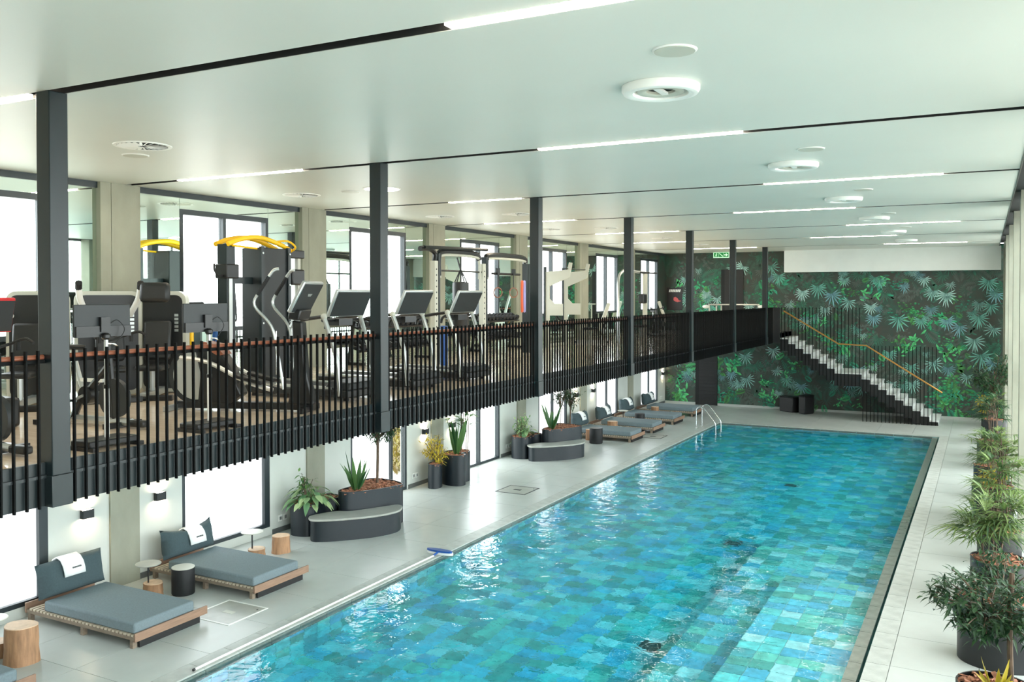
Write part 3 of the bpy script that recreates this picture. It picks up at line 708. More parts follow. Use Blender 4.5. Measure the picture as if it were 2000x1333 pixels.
# ------------------------------------------------------------------ far wall details
make_mural(bpy.data.objects['wall_far'])
def slat_door(n, x0, x1, z0, z1):
    d = struct_empty(f'door_{n}')
    MB().box(x0, x0 + 0.16, YW - 0.03, YW - 0.004, z0, z1).build('door_jamb', 'void_black', d)
    MB().box(x0 + 0.16, x1, YW - 0.035, YW - 0.004, z0, z1).build('door_leaf', 'black_matte', d)
    k = int((z1 - z0) / 0.16)
    for i in range(k): MB().box(x0 + 0.17, x1 - 0.01, YW - 0.05, YW - 0.035, z0 + 0.01 + i * 0.16, z0 + 0.155 + i * 0.16).build('door_slat', 'black_matte', d)
slat_door(1, -11.52, -10.52, 0.0, 2.9); slat_door(2, -10.37, -9.38, MZ, 6.05)
ex = thing('exit_sign', 'green and white emergency exit sign hanging before the mural', 'sign', (-10.28, 38.95, 6.56))
MB().box(-0.35, 0.35, -0.02, 0.02, 0, 0.25).build('panel', 'exit_white', ex, smooth=None)
for i in range(3): MB().box(-0.325 + i * 0.22, -0.115 + i * 0.22, -0.024, -0.0205, 0.03, 0.22).build('green_field', 'exit_green', ex, smooth=None)
mb = MB(); mb.obox((0, -0.026, 0.125), (0.2, 0.003, 0.03), (0, R(40), 0)); mb.build('diagonal_stroke', 'exit_white', ex, smooth=None)
MB().add([(0.13, -0.026, 0.10), (0.21, -0.026, 0.10), (0.21, -0.026, 0.05), (0.305, -0.026, 0.125), (0.21, -0.026, 0.20), (0.21, -0.026, 0.15), (0.13, -0.026, 0.15)], [(0, 1, 2, 3, 4, 5, 6)]).build('arrow', 'exit_white', ex, smooth=None)
mb = MB(); mb.ball((-0.2, -0.026, 0.195), 0.016, 0.002, 0.016)
for a, b, w_ in (((-0.21, 0.17), (-0.225, 0.11), .03), ((-0.225, 0.11), (-0.19, 0.085), .018), ((-0.19, 0.085), (-0.2, 0.045), .016), ((-0.23, 0.11), (-0.26, 0.075), .018), ((-0.26, .075), (-0.29, .07), .014), ((-0.21, 0.165), (-0.17, 0.14), .012), ((-0.215, 0.165), (-0.255, 0.15), .012)):
    mb.bar((a[0], -0.026, a[1]), (b[0], -0.026, b[1]), 0.003, w_, up=(1, 0, 1e-3))
o = mb.build('running_figure', 'exit_white', ex, smooth=None); o['kind'] = 'stuff'
MB().box(-0.2, 0.2, -0.01, 0.01, 0.25, CZ - 6.56 - 0.001).build('hanger', 'white_enamel', ex)

# ------------------------------------------------------------------ wall sconces
def sconce(y, label):
    t = thing('wall_sconce', label, 'lamp', (XW, y, 1.3), 0, 'up and down wall sconces')
    mb = MB(); mb.v = []
    ox, ix = rect_path(0.045, 0.1, 0.008, 2), rect_path(0.037, 0.092, 0.006, 2); n = len(ox)
    for z in (0.0, 0.14):
        mb.v += [(0.055 + a, b, z) for a, b in ox] + [(0.055 + a, b, z) for a, b in ix]
    for i in range(n):
        j = (i + 1) % n; mb.f += [(i, j, 2 * n + j, 2 * n + i), (n + j, n + i, 3 * n + i, 3 * n + j), (j, i, n + i, n + j), (2 * n + i, 2 * n + j, 3 * n + j, 3 * n + i)]
    mb.build('shade', 'charcoal', t)
    MB().box(0.0, 0.012, -0.06, 0.06, 0.02, 0.12).build('wall_plate', 'charcoal', t)
    MB().box(0.019, 0.091, -0.091, 0.091, 0.12, 0.128).build('upper_lamp', 'sconce_glow', t, smooth=None)
    MB().box(0.019, 0.091, -0.091, 0.091, 0.012, 0.02).build('lower_lamp', 'sconce_glow', t, smooth=None)
    MB().box(0.019, 0.091, -0.091, 0.091, 0.06, 0.07).build('divider', 'charcoal', t, smooth=None)
for y, lb in ((9.53, 'small dark wall lamp above the nearest full daybed'), (10.98, 'small dark wall lamp beside the second daybed cushion'), (19.46, 'small dark wall lamp above the yellow croton'), (20.8, 'small dark wall lamp behind the tall palm'),
              (29.2, 'small dark wall lamp behind the slim twin trees'), (30.75, 'small dark wall lamp beyond the fourth column'), (38.9, 'small dark wall lamp beside the far corner mural')): sconce(y, lb)
def socket(y, label):
    t = thing('wall_socket', label, 'socket', (XW, y, 0.22), 0, 'double wall sockets')
    for s_ in (-0.075, 0.075):
        p_ = MB().box(0, 0.012, s_ - 0.055, s_ + 0.055, 0, 0.13).build('cover_plate', 'socket_white', t, bevel=0.003)
        MB().box(0.012, 0.016, s_ - 0.03, s_ + 0.03, 0.03, 0.1).build('outlet', 'silver', p_)
for y, lb in ((14.15, 'pale double wall socket left of the grey bench planter'), (19.05, 'pale double wall socket left of the croton pot'), (24.1, 'pale double wall socket behind the farther bench planter'), (38.75, 'pale double wall socket at the far corner')): socket(y, lb)

# ------------------------------------------------------------------ daybeds
def pillow_mesh(w, h, t, sag, rg):
    n = 12; mb = MB(); idx = {}
    for sd in (1, -1):
        for i in range(n + 1):
            for j in range(n + 1):
                u = -1 + 2 * i / n; v = -1 + 2 * j / n
                th = t / 2 * (max(0, 1 - u ** 10) * max(0, 1 - v ** 6)) ** 0.5 * (1 - 0.25 * max(0, v))
                if (abs(u) > 0.999 or abs(v) > 0.999) and sd == -1: idx[(sd, i, j)] = idx[(1, i, j)]; continue
                y = u * w / 2 * (1 - 0.035 * (1 - v * v)); z = h / 2 * (1 + v) - sag * (1 - u * u) * (max(0, v)) ** 2 * (1 + 0.3 * u)
                idx[(sd, i, j)] = len(mb.v); mb.v.append((sd * th + 0.006 * math.sin(7 * u + 4 * v), y, z))
    for sd in (1, -1):
        for i in range(n):
            for j in range(n):
                q = (idx[(sd, i, j)], idx[(sd, i + 1, j)], idx[(sd, i + 1, j + 1)], idx[(sd, i, j + 1)])
                mb.f.append(q if sd == 1 else q[::-1])
    return mb
slat_me = MB().box(-0.024, 0.024, -0.55, 0.55, 0.0, 0.028).mesh('slat', 'slat_wood')
def daybed(yc, name, sag, towel_y, near=True):
    t = thing('daybed', name[0], 'daybed', (-10.38, yc, 0), 0, 'low slatted daybeds by the window wall')
    MB().box(-0.03, 0.0, -0.56, 0.74, 0.105, 0.225).build('front_board', 'timber', t, bevel=0.004)
    MB().box(-0.06, -0.032, -0.46, 0.62, 0.0, 0.16).build('plinth_board', 'black_matte', t)
    MB().box(-2.44, -2.41, -0.56, 0.62, 0.12, 0.27).build('back_board', 'timber', t, bevel=0.004)
    for s_ in (-0.53, 0.53): MB().box(-2.41, -0.03, s_ - 0.02, s_ + 0.02, 0.12, 0.17).build('side_rail', 'timber_grey', t)
    for x in (-0.1, -1.15, -2.36):
        for s_ in (-0.51, 0.51): MB().box(x - 0.03, x + 0.03, s_ - 0.035, s_ + 0.035, 0.0, 0.12).build('leg', 'timber_grey', t)
    for i in range(29): link('slat', slat_me, t, (-0.075 - i * 0.08, 0, 0.17))
    mt = MB().box(-2.02, -0.05, -0.535, 0.535, 0.2, 0.355).build('mattress', 'fabric_grey', t, bevel=0.03)
    b = mt.modifiers['bevel']; b.segments = 3
    # loose cushion leaning on the back board
    cu = tag(pillow_mesh(1.14, 0.52, 0.3, sag, random).build('backrest_cushion', 'fabric_cushion', None, smooth=70), name[1], 'cushion', 'backrest cushions on the daybeds')
    cu.location = (-10.38 - 2.1, yc, 0.352); cu.rotation_euler = (0, R(-10), 0)
    # towel folded over the top of the cushion
    tw = MB(); n = 10; rows = []
    pth = []
    for k in range(n + 1):
        u = -1 + 2 * k / n
        ang = math.pi * (0.5 + 0.5 * u)
        pth.append((0.05 - 0.0 if False else 0.07 * math.cos(math.pi - ang) , 0.0))
    top = 0.52 - sag * 0.9
    prof = [(0.172, top - 0.27), (0.172, top - 0.19), (0.152, top - 0.1), (0.105, top - 0.02), (0.02, top + 0.028), (-0.065, top + 0.0), (-0.13, top - 0.07), (-0.16, top - 0.15)]
    for k, (x, z) in enumerate(prof):
        for s_ in (-0.17, 0.17): tw.v.append((x, s_ * (1.0 if k > 2 else 1.03), z))
    for k in range(len(prof) - 1): tw.f.append((2 * k, 2 * k + 1, 2 * k + 3, 2 * k + 2))
    to = tag(tw.build('towel', 'towel', None, smooth=80), name[2], 'towel', 'white towels on the daybed cushions')
    so = to.modifiers.new('thickness', 'SOLIDIFY'); so.thickness = 0.02; so.offset = 1
    to.location = (-10.38 - 2.1, yc + towel_y, 0.352); to.rotation_euler = (0, R(-10), 0)
    lx = prof[1][0] + 0.0215
    lt = MB()
    for i in range(7): lt.box(lx, lx + 0.001, -0.04 + i * 0.022, -0.024 + i * 0.022, top - 0.17, top - 0.145)
    lo = lt.build('embroidered_lettering', 'charcoal', to, smooth=None); lo['kind'] = 'stuff'
daybed(6.2, ('charcoal daybed corner cut by the bottom left of the photo', 'grey backrest cushion on the cropped bottom left daybed', 'white towel on the cropped bottom left daybed'), 0.02, -0.1)
daybed(8.96, ('charcoal daybed standing nearest the camera in full view', 'grey square-cornered cushion on the nearest full daybed', 'white towel over the nearest upright grey cushion'), 0.0, -0.05)
daybed(11.25, ('charcoal daybed behind the black drum table', 'grey sagging cushion on the second full daybed', 'white towel in the dip of the second cushion'), 0.12, 0.08)
daybed(28.6, ('charcoal daybed just beyond the farther bench planter', 'grey peaked cushion behind the slim twin trees', 'white towel on the cushion behind the slim trees'), 0.07, 0.0)
daybed(30.8, ('charcoal daybed with a pale stump before it, second of the far four', 'grey peaked cushion on the second of the far four daybeds', 'white towel on the second of the far four cushions'), 0.14, 0.05)
daybed(33.2, ('charcoal daybed, third of the far four toward the mural', 'grey rounded cushion on the third of the far four daybeds', 'white towel on the third of the far four cushions'), 0.06, 0.05)
daybed(35.75, ('charcoal daybed nearest the jungle mural and pool ladder', 'grey cushion on the daybed nearest the mural', 'white towel on the daybed nearest the mural'), 0.12, 0.1)

# ------------------------------------------------------------------ stumps, drum tables, disc tables
def wobble(r, n, seed, amp):
    rg = random.Random(seed); a = [rg.uniform(0, 6.28) for _ in range(3)]
    return [r * (1 + amp * (math.sin(2 * q + a[0]) + 0.6 * math.sin(3 * q + a[1]) + 0.3 * math.sin(5 * q + a[2]))) for q in [2 * math.pi * i / n for i in range(n)]]
def log_part(t, r, h, seed, c=(0, 0), nm='log', z0=0.0):
    n = 28; rr = wobble(r, n, seed, 0.07); mb = MB(); k = 5
    for i in range(k + 1):
        z = z0 + h * i / k; sc = 1 + 0.08 * (1 - i / k) ** 2 + 0.02 * math.sin(i * 2 + seed)
        mb.v += [(c[0] + rr[j] * sc * math.cos(2 * math.pi * j / n), c[1] + rr[j] * sc * math.sin(2 * math.pi * j / n), z) for j in range(n)]
    for i in range(k):
        for j in range(n): mb.f.append((i * n + j, i * n + (j + 1) % n, (i + 1) * n + (j + 1) % n, (i + 1) * n + j))
    mb.f.append(tuple(range(n))[::-1]); o = mb.build(nm, 'log_bark', t, smooth=50)
    m2 = MB(); m2.add([(c[0] + rr[j] * 0.985 * math.cos(2 * math.pi * j / n), c[1] + rr[j] * 0.985 * math.sin(2 * math.pi * j / n), z0 + h + 0.002) for j in range(n)] + [(c[0] + rr[j] * math.cos(2 * math.pi * j / n), c[1] + rr[j] * math.sin(2 * math.pi * j / n), z0 + h - 0.01) for j in range(n)],
              [tuple(range(n))] + [(n + j, n + (j + 1) % n, (j + 1) % n, j) for j in range(n)]); m2.build('cut_top', 'log_end', t, smooth=None)
def stump(x, y, r, h, label, seed):
    t = thing('tree_stump_stool', label, 'stool', (x, y, 0), 0, 'tree stump stools'); log_part(t, r, h, seed, nm='trunk')
stump(-11.42, 7.42, 0.2, 0.5, 'tall brown tree stump stool before the nearest full daybed', 1)
stump(-11.9, 12.95, 0.155, 0.33, 'small reddish stump stool left of the bench planter', 2)
stump(-11.85, 27.95, 0.13, 0.36, 'pale stump stool at the end of the farther stone bench', 3)
stump(-11.75, 29.75, 0.17, 0.42, 'pale stump stool between the first two far daybeds', 4)
stump(-11.8, 34.55, 0.16, 0.4, 'pale stump stool before the daybed nearest the mural', 5)
def disc_table(x, y, label, seed, m='bench_top'):
    t = thing('disc_side_table', label, 'table', (x, y, 0), 0, 'round disc side tables on logs')
    log_part(t, 0.16, 0.2, seed + 40, c=(0.06, 0.05), nm='log_base')
    MB().cyl((0, 0, 0.2), (0, 0, 0.5), 0.013).build('rod', 'black_matte', t)
    MB().lathe([(0.17, 0.5), (0.2, 0.505), (0.205, 0.515), (0.2, 0.522)], 32).build('disc_top', m, t)
disc_table(-12.13, 10.08, 'grey disc side table between the two near daybeds', 1)
disc_table(-12.05, 12.35, 'pale disc side table behind the second daybed', 2, 'cream_enamel')
disc_table(-11.95, 7.35, 'pale disc side table at the left edge beside the tall stump', 3, 'cream_enamel')
disc_table(-12.25, 27.35, 'small grey disc side table behind the black drum bin', 4)
disc_table(-12.2, 32.0, 'pale disc side table behind the second far daybed', 5, 'cream_enamel')
def drum(x, y, label, r=0.185, h=0.43, m='bench_top'):
    t = thing('drum_table', label, 'table', (x, y, 0), 0, 'black drum tables')
    MB().lathe([(r * 0.96, 0), (r, 0.02), (r, h - 0.02), (r * 0.98, h)], 36).build('drum_body', 'mesh_black', t)
    MB().lathe([(r * 0.98, h), (r * 1.0, h + 0.006), (r * 0.98, h + 0.014)], 36).build('drum_top', m, t)
drum(-11.68, 10.4, 'black drum table with pale top before the second daybed', m='cream_enamel')
drum(-11.42, 27.45, 'charcoal drum table beside the first far daybed', 0.22, 0.5, 'planter_blue')
drum(-11.55, 32.05, 'small black drum table between the second and third far daybeds', 0.19, 0.42, 'mesh_black')

# ------------------------------------------------------------------ floor hatches
def hatch(x, y, s_, label):
    t = thing('floor_hatch', label, 'hatch', (x, y, 0), 0, 'square access hatches in the deck')
    for a, b, c, d in ((-s_, s_, -s_, -s_ + 0.03), (-s_, s_, s_ - 0.03, s_), (-s_, -s_ + 0.03, -s_ + 0.03, s_ - 0.03), (s_ - 0.03, s_, -s_ + 0.03, s_ - 0.03)): MB().box(a, b, c, d, 0.0, 0.006).build('hatch_frame', 'white_enamel' if y < 15 else 'charcoal', t)
    MB().box(-s_ + 0.036, s_ - 0.036, -s_ + 0.036, s_ - 0.036, 0.0, 0.004).build('hatch_cover', 'bench_top', t)
    MB().box(-0.1, 0.1, -0.05, 0.05, 0.004, 0.008).build('handle_plate', 'cream_enamel' if y < 15 else 'charcoal', t)
    MB().cyl((s_ - 0.1, s_ - 0.14, 0.004), (s_ - 0.1, s_ - 0.14, 0.009), 0.015).build('key_hole', 'charcoal', t)
hatch(-10.35, 10.1, 0.42, 'square floor hatch with a pale plate between the near daybeds')
hatch(-10.42, 19.9, 0.42, 'square floor hatch in the bright deck before the middle planters')
hatch(-10.2, 29.65, 0.4, 'square floor hatch before the first two far daybeds')

# ------------------------------------------------------------------ pool brush, ladder rails
t = thing('pool_brush', 'white pool pole with a blue and white brush lying along the edge', 'brush', (-9.12, 8.3, 0))
MB().tube([(0, 0, 0.022), (-0.02, 5.75, 0.022)], 0.016, 10).build('pole', 'white_enamel', t)
MB().tube([(0, -0.03, 0.022), (0, 0.0, 0.022)], 0.018, 10).build('end_cap', 'black_plastic', t)
MB().tube([(-0.02, 5.75, 0.03), (-0.02, 5.9, 0.05)], 0.02, 10).build('clamp', 'blue_plastic', t)
mb = MB(); mb.prism([(0.28 * math.cos(a) - 0.02, 5.96 + 0.07 * math.sin(a)) for a in [2 * math.pi * i / 24 for i in range(24)]], 0.05, 0.085); mb.build('brush_back', 'blue_plastic', t)
mb = MB(); mb.prism([(0.29 * math.cos(a) - 0.02, 5.98 + 0.085 * math.sin(a)) for a in [2 * math.pi * i / 24 for i in range(24)]], 0.004, 0.05); mb.build('bristles', 'white_enamel', t)
t = thing('pool_ladder', 'chrome pool ladder handrails at the far left pool edge', 'ladder', (0, 0, 0))
for y in (32.5, 33.25):
    MB().tube(smooth_path([(-9.5, y, 0.0), (-9.5, y, 0.5), (-9.47, y, 0.68), (-9.36, y, 0.76), (-9.22, y, 0.72), (-8.92, y, 0.36), (-8.8, y, 0.2), (-8.77, y, 0.05), (-8.77, y, -0.4), (-8.77, y, -0.95)], 5), 0.02, 10).build('rail', 'chrome', t, smooth=60)
    MB().lathe([(0.05, 0), (0.05, 0.012), (0.025, 0.02)], 20, (-9.5, y, 0)).build('flange', 'chrome', t)
for z in (-0.3, -0.55, -0.8): MB().box(-8.83, -8.71, 32.5, 33.25, z - 0.015, z + 0.015).build('rung', 'chrome', t)

# ------------------------------------------------------------------ black bins at the far wall
def bin_(pts, h, label):
    t = thing('black_planter_box', label, 'planter', (0, 0, 0), 0, 'empty black boxes by the far wall')
    MB().prism(pts, 0, h).build('box_body', 'black_matte', t, bevel=0.03)
    cx = sum(p[0] for p in pts) / len(pts); cy = sum(p[1] for p in pts) / len(pts)
    MB().prism([(cx + (x - cx) * 1.02, cy + (y - cy) * 1.02) for x, y in pts], h + 0.001, h + 0.03).build('lid', 'black_matte', t, bevel=0.01)
bin_([(-7.72, 38.72), (-7.1, 38.3), (-6.86, 38.62), (-7.4, 39.05)], 0.62, 'low black box beside the jungle mural, left of the pair')
bin_([(-6.84, 38.2), (-6.56, 37.98), (-6.28, 38.4), (-6.3, 38.75), (-6.7, 38.8)], 0.72, 'taller black box beside the jungle mural, right of the pair')

# ------------------------------------------------------------------ ceiling diffusers and speakers
def diffuser(x, y, label, ring=True):
    t = thing('ceiling_diffuser', label, 'air vent', (x, y, CZ), 0, 'round ceiling air diffusers')
    if ring:
        MB().lathe([(0.35, -0.001), (0.35, -0.04), (0.33, -0.07), (0.29, -0.08), (0.25, -0.065), (0.235, -0.03), (0.23, -0.001)], 40, caps=False).build('outer_ring', 'white_enamel', t)
        MB().lathe([(0.21, -0.02), (0.21, -0.055), (0.16, -0.06), (0.13, -0.045), (0.13, -0.02)], 32, caps=False).build('inner_ring', 'cream_enamel', t)
        MB().lathe([(0.228, -0.015), (0.228, -0.002)], 24).build('throat', 'charcoal', t)
        MB().box(-0.03, 0.03, -0.23, 0.23, -0.05, -0.03).build('bridge', 'white_enamel', t)
    else:
        MB().lathe([(0.3, -0.001), (0.3, -0.012), (0.345, -0.012), (0.35, -0.001)], 40, caps=False).build('outer_ring', 'white_enamel', t)
        MB().lathe([(0.298, -0.006), (0.298, -0.001)], 32).build('backing', 'charcoal', t)
        for i in range(24):
            a = 2 * math.pi * i / 24
            MB().obox((0.18 * math.cos(a), 0.18 * math.sin(a), -0.012), (0.23, 0.03, 0.004), (R(25), 0, a)).build('vane', 'white_enamel', t, smooth=None)
for i, (x, y) in enumerate(((-2.6, 7.75), (-2.45, 13.2), (-2.45, 18.3), (-2.4, 23.2), (-2.4, 28.3), (-2.4, 33.0))):
    diffuser(x, y, f'white ring air diffuser over the pool, {["nearest", "second", "third", "fourth", "fifth", "farthest"][i]} of its row')
for i, (x, y) in enumerate(((-9.33, 7.72), (-11.6, 6.4), (-11.3, 12.9), (-11.5, 18.0), (-9.6, 18.3), (-11.0, 23.0), (-9.4, 23.3), (-9.4, 28.2), (-9.4, 32.5))):
    diffuser(x, y, ['vaned air diffuser above the nearest balustrade', 'vaned air diffuser above the left edge gym machines', 'vaned air diffuser above the yellow topped trainer', 'vaned air diffuser by the third column', 'vaned air diffuser between the second and third posts', 'vaned air diffuser above the rig rings', 'vaned air diffuser beside the third post', 'vaned air diffuser left of the fifth post', 'vaned air diffuser left of the sixth post'][i], False)
def ceil_disc(x, y, r, label, m, name, cat, group):
    t = thing(name, label, cat, (x, y, CZ), 0, group)
    MB().lathe([(r * 0.94, -0.012), (r, -0.008), (r * 1.02, -0.001)], 40).build('rim', 'white_enamel', t)
    MB().lathe([(r * 0.92, -0.016), (r * 0.92, -0.0125)], 40).build('grille', m, t)
for i, (x, y) in enumerate(((-2.12, 6.65), (-2.0, 11.95), (-1.95, 17.0), (-2.0, 22.2), (-2.0, 27.0), (-10.05, 8.2), (-10.15, 12.9))):
    ceil_disc(x, y, 0.17, ['flat round ceiling speaker over the pool, nearest of its row', 'flat round ceiling speaker over the pool, second of its row', 'flat round ceiling speaker over the pool, third of its row', 'flat round ceiling speaker over the pool, fourth of its row', 'flat round ceiling speaker over the pool, fifth of its row', 'flat round ceiling speaker above the left gym monitors', 'flat round ceiling speaker above the elliptical'][i], 'cream_enamel', 'ceiling_speaker', 'speaker', 'flat ceiling speakers')
ceil_disc(-9.4, 12.82, 0.33, 'bright white round ceiling light behind the second post', 'led_disc', 'round_ceiling_light', 'light', None)
# ------------------------------------------------------------------ planters and plants
def closed_smooth(pts, n=5):
    k = len(pts); out = []
    for i in range(k):
        p0, p1, p2, p3 = [Vector(pts[(i + d) % k]) for d in (-1, 0, 1, 2)]
        for j in range(n):
            t = j / n; out.append(tuple(0.5 * ((2 * p1) + (p2 - p0) * t + (2 * p0 - 5 * p1 + 4 * p2 - p3) * t * t + (3 * p1 - p0 - 3 * p2 + p3) * t ** 3)))
    return out
def inset(pts, d):
    cx = sum(p[0] for p in pts) / len(pts); cy = sum(p[1] for p in pts) / len(pts); out = []
    n = len(pts)
    for i, p in enumerate(pts):
        a = Vector(pts[i - 1]); b = Vector(pts[(i + 1) % n]); t = (b - a).normalized(); nn = Vector((-t.y, t.x))
        out.append((p[0] + nn.x * d, p[1] + nn.y * d))
    return out
def ccw(pts):
    a = sum(pts[i - 1][0] * pts[i][1] - pts[i][0] * pts[i - 1][1] for i in range(len(pts))); return pts if a > 0 else pts[::-1]
def planter(t, pts, h, chips=70, seed=0, shell='planter_blue'):
    pts = ccw(pts); q = ccw(closed_smooth(pts)); inn = inset(q, 0.02); n = len(q); mb = MB()
    mb.v = [(x, y, 0) for x, y in q] + [(x, y, h) for x, y in q] + [(x, y, h) for x, y in inn] + [(x, y, h - 0.05) for x, y in inn]
    for i in range(n):
        j = (i + 1) % n
        mb.f += [(i, j, n + j, n + i), (n + i, n + j, 2 * n + j, 2 * n + i), (2 * n + i, 2 * n + j, 3 * n + j, 3 * n + i)]
    mb.f.append(tuple(range(n))[::-1]); mb.build('planter_shell', shell, t, smooth=40)
    MB().add([(x, y, h - 0.05) for x, y in inn], [tuple(range(n))]).build('soil', 'soil', t, smooth=None)
    # bark mulch
    rg = random.Random(seed); mb = MB(); xs = [p[0] for p in inn]; ys = [p[1] for p in inn]
    def ins(x, y):
        c = False
        for i in range(n):
            x1, y1 = inn[i]; x2, y2 = inn[i - 1]
            if (y1 > y) != (y2 > y) and x < (x2 - x1) * (y - y1) / (y2 - y1) + x1: c = not c
        return c
    cnt = 0; area = (max(xs) - min(xs)) * (max(ys) - min(ys)); want = int(chips * max(1, area * 4))
    for _ in range(want * 4):
        x = rg.uniform(min(xs), max(xs)); y = rg.uniform(min(ys), max(ys))
        if ins(x, y):
            mb.obox((x, y, h - 0.04 + rg.uniform(0, 0.03)), (rg.uniform(0.05, 0.11), rg.uniform(0.025, 0.05), 0.012), (rg.uniform(-.5, .5), rg.uniform(-.5, .5), rg.uniform(0, 3))); cnt += 1
            if cnt > want: break
    o = mb.build('bark_mulch', 'bark_chip', t, smooth=None); o['kind'] = 'stuff'
def leaf(mb, p, d, L, wd, droop, sh, n=5, fold=0.15, side=None):
    """a blade from p along d, bending down by droop"""
    p = Vector(p); d = Vector(d).normalized(); s_ = d.cross(Vector((0, 0, 1)))
    s_ = s_.normalized() if s_.length > 1e-4 else Vector((1, 0, 0))
    if side is not None: s_ = (s_ * math.cos(side) + d.cross(s_) * math.sin(side)).normalized()
    prof = [0.12, 0.8, 1.0, 0.85, 0.5, 0.03] if n == 5 else [0.15, 1.0, 0.6, 0.03]
    o = len(mb.v); up = s_.cross(d)
    for i in range(n + 1):
        t = i / n; c = p + d * (L * t) + Vector((0, 0, -droop * L * t * t)); h = prof[i] * wd / 2
        mb.v += [tuple(c - s_ * h + up * fold * h), tuple(c), tuple(c + s_ * h + up * fold * h)]
        mb.sh += [sh, max(0, sh - 0.15), sh]
    for i in range(n):
        a = o + 3 * i; mb.f += [(a, a + 1, a + 4, a + 3), (a + 1, a + 2, a + 5, a + 4)]
def LM():
    m = MB(); m.sh = []; return m
def strap_plant(t, c, h, n, m, seed, wd=0.11, lean=0.35):
    """tall broad blades, each its own leaf"""
    rg = random.Random(seed)
    for i in range(n):
        a = 2 * math.pi * i / n + rg.uniform(-.4, .4); k = rg.uniform(0.1, lean); mb = LM()
        L = h * rg.uniform(0.65, 1.05); d = (k * math.cos(a), k * math.sin(a), 1)
        leaf(mb, (c[0] + 0.04 * math.cos(a), c[1] + 0.04 * math.sin(a), c[2]), d, L, wd * rg.uniform(0.8, 1.2), rg.uniform(0.02, 0.18), rg.random() * 0.7, fold=0.3, side=a + 1.57)
        mb.build('leaf', m, t, smooth=60)
def broad_plant(t, c, h, n, m, seed, size=0.28):
    rg = random.Random(seed)
    for i in range(n):
        a = rg.uniform(0, 6.28); el = rg.uniform(0.15, 1.3); st = Vector((math.cos(a) * math.cos(el), math.sin(a) * math.cos(el), math.sin(el))) * h * rg.uniform(0.5, 0.85)
        p = Vector(c); q = p + st; mb = LM()
        mb.tube([p, p + st * 0.55 + Vector((0, 0, 0.04)), q], 0.006, 5); mb.sh += [0.2] * (len(mb.v) - len(mb.sh))
        d = Vector((st.x, st.y, st.z * 0.1 - 0.05)); leaf(mb, q, d if d.length > 0.01 else (1, 0, 0), size * rg.uniform(0.8, 1.2), size * rg.uniform(0.42, 0.6), rg.uniform(0.3, 0.7), rg.random(), fold=0.25)
        mb.build('leaf', m, t, smooth=60)
def bush(t, c, rx, rz, n, m, seed, L=0.1, wd=0.035, stems=6, name='foliage', stem_h=None, droop=0.3):
    rg = random.Random(seed); mb = LM(); st = MB()
    tips = []
    for i in range(stems * 4):
        a = rg.uniform(0, 6.28); r = rx * math.sqrt(rg.random()); z = c[2] + rz * rg.uniform(-0.9, 1.0) * math.sqrt(max(0.05, 1 - (r / rx) ** 2))
        tips.append(Vector((c[0] + r * math.cos(a), c[1] + r * math.sin(a), z)))
    b = Vector((c[0], c[1], stem_h if stem_h is not None else c[2] - rz))
    for q in tips: st.tube(smooth_path([b, b + (q - b) * 0.5 + Vector((0, 0, 0.08)), q], 3), 0.006, 5)
    o = st.build('branches', 'bark_brown', t, smooth=60); o['kind'] = 'stuff'
    for i in range(n):
        q = rg.choice(tips); f = rg.random() ** 0.6; p = b + (q - b) * (0.45 + 0.55 * f) + Vector((rg.gauss(0, .05), rg.gauss(0, .05), rg.gauss(0, .05)))
        d = Vector((rg.gauss(0, 1), rg.gauss(0, 1), rg.gauss(0.1, 0.7))) + (p - b) * 0.8
        leaf(mb, p, d, L * rg.uniform(0.6, 1.25), wd * rg.uniform(0.7, 1.2), droop, rg.random(), n=3, fold=0.2)
    o = mb.build(name, m, t, smooth=None); o['kind'] = 'stuff'
def fan_palm(t, c, h, canes, m, seed, spread=0.35, L=0.42, fans=6):
    rg = random.Random(seed); mb = LM(); st = MB()
    for i in range(canes):
        a = 2 * math.pi * i / canes + rg.uniform(-.4, .4); top = Vector((c[0] + spread * 0.6 * math.cos(a) * rg.random(), c[1] + spread * 0.6 * math.sin(a) * rg.random(), c[2] + h * rg.uniform(0.55, 0.95)))
        b = Vector((c[0] + 0.12 * math.cos(a), c[1] + 0.12 * math.sin(a), c[2])); st.tube([b, (b + top) / 2 + Vector((0.02, 0, 0)), top], 0.011, 6)
        for k in range(fans):
            a2 = rg.uniform(0, 6.28); el = rg.uniform(0.0, 1.0); pz = top - Vector((0, 0, rg.uniform(0, 0.35 * h)))
            dr = Vector((math.cos(a2) * math.cos(el), math.sin(a2) * math.cos(el), math.sin(el))); pe = pz + dr * rg.uniform(0.15, 0.32)
            st.tube([pz, pe], 0.004, 4); s_ = dr.cross(Vector((0, 0, 1))).normalized(); u = s_.cross(dr); sh = rg.random()
            for j in range(9):
                q = -1.15 + 2.3 * j / 8; d = dr * math.cos(q) + s_ * math.sin(q) + u * 0.1
                leaf(mb, pe, d, L * rg.uniform(0.75, 1.1) * (1 - 0.2 * abs(q)), 0.035, 0.45, min(1, max(0, sh + rg.uniform(-.25, .25))), n=3, fold=0.2)
    o = st.build('canes', 'bark_brown', t, smooth=60); o['kind'] = 'stuff'
    o = mb.build('foliage', m, t, smooth=None); o['kind'] = 'stuff'
def plant(name, label, cat='plant', loc=(0, 0, 0)): return thing(name, label, cat, loc)

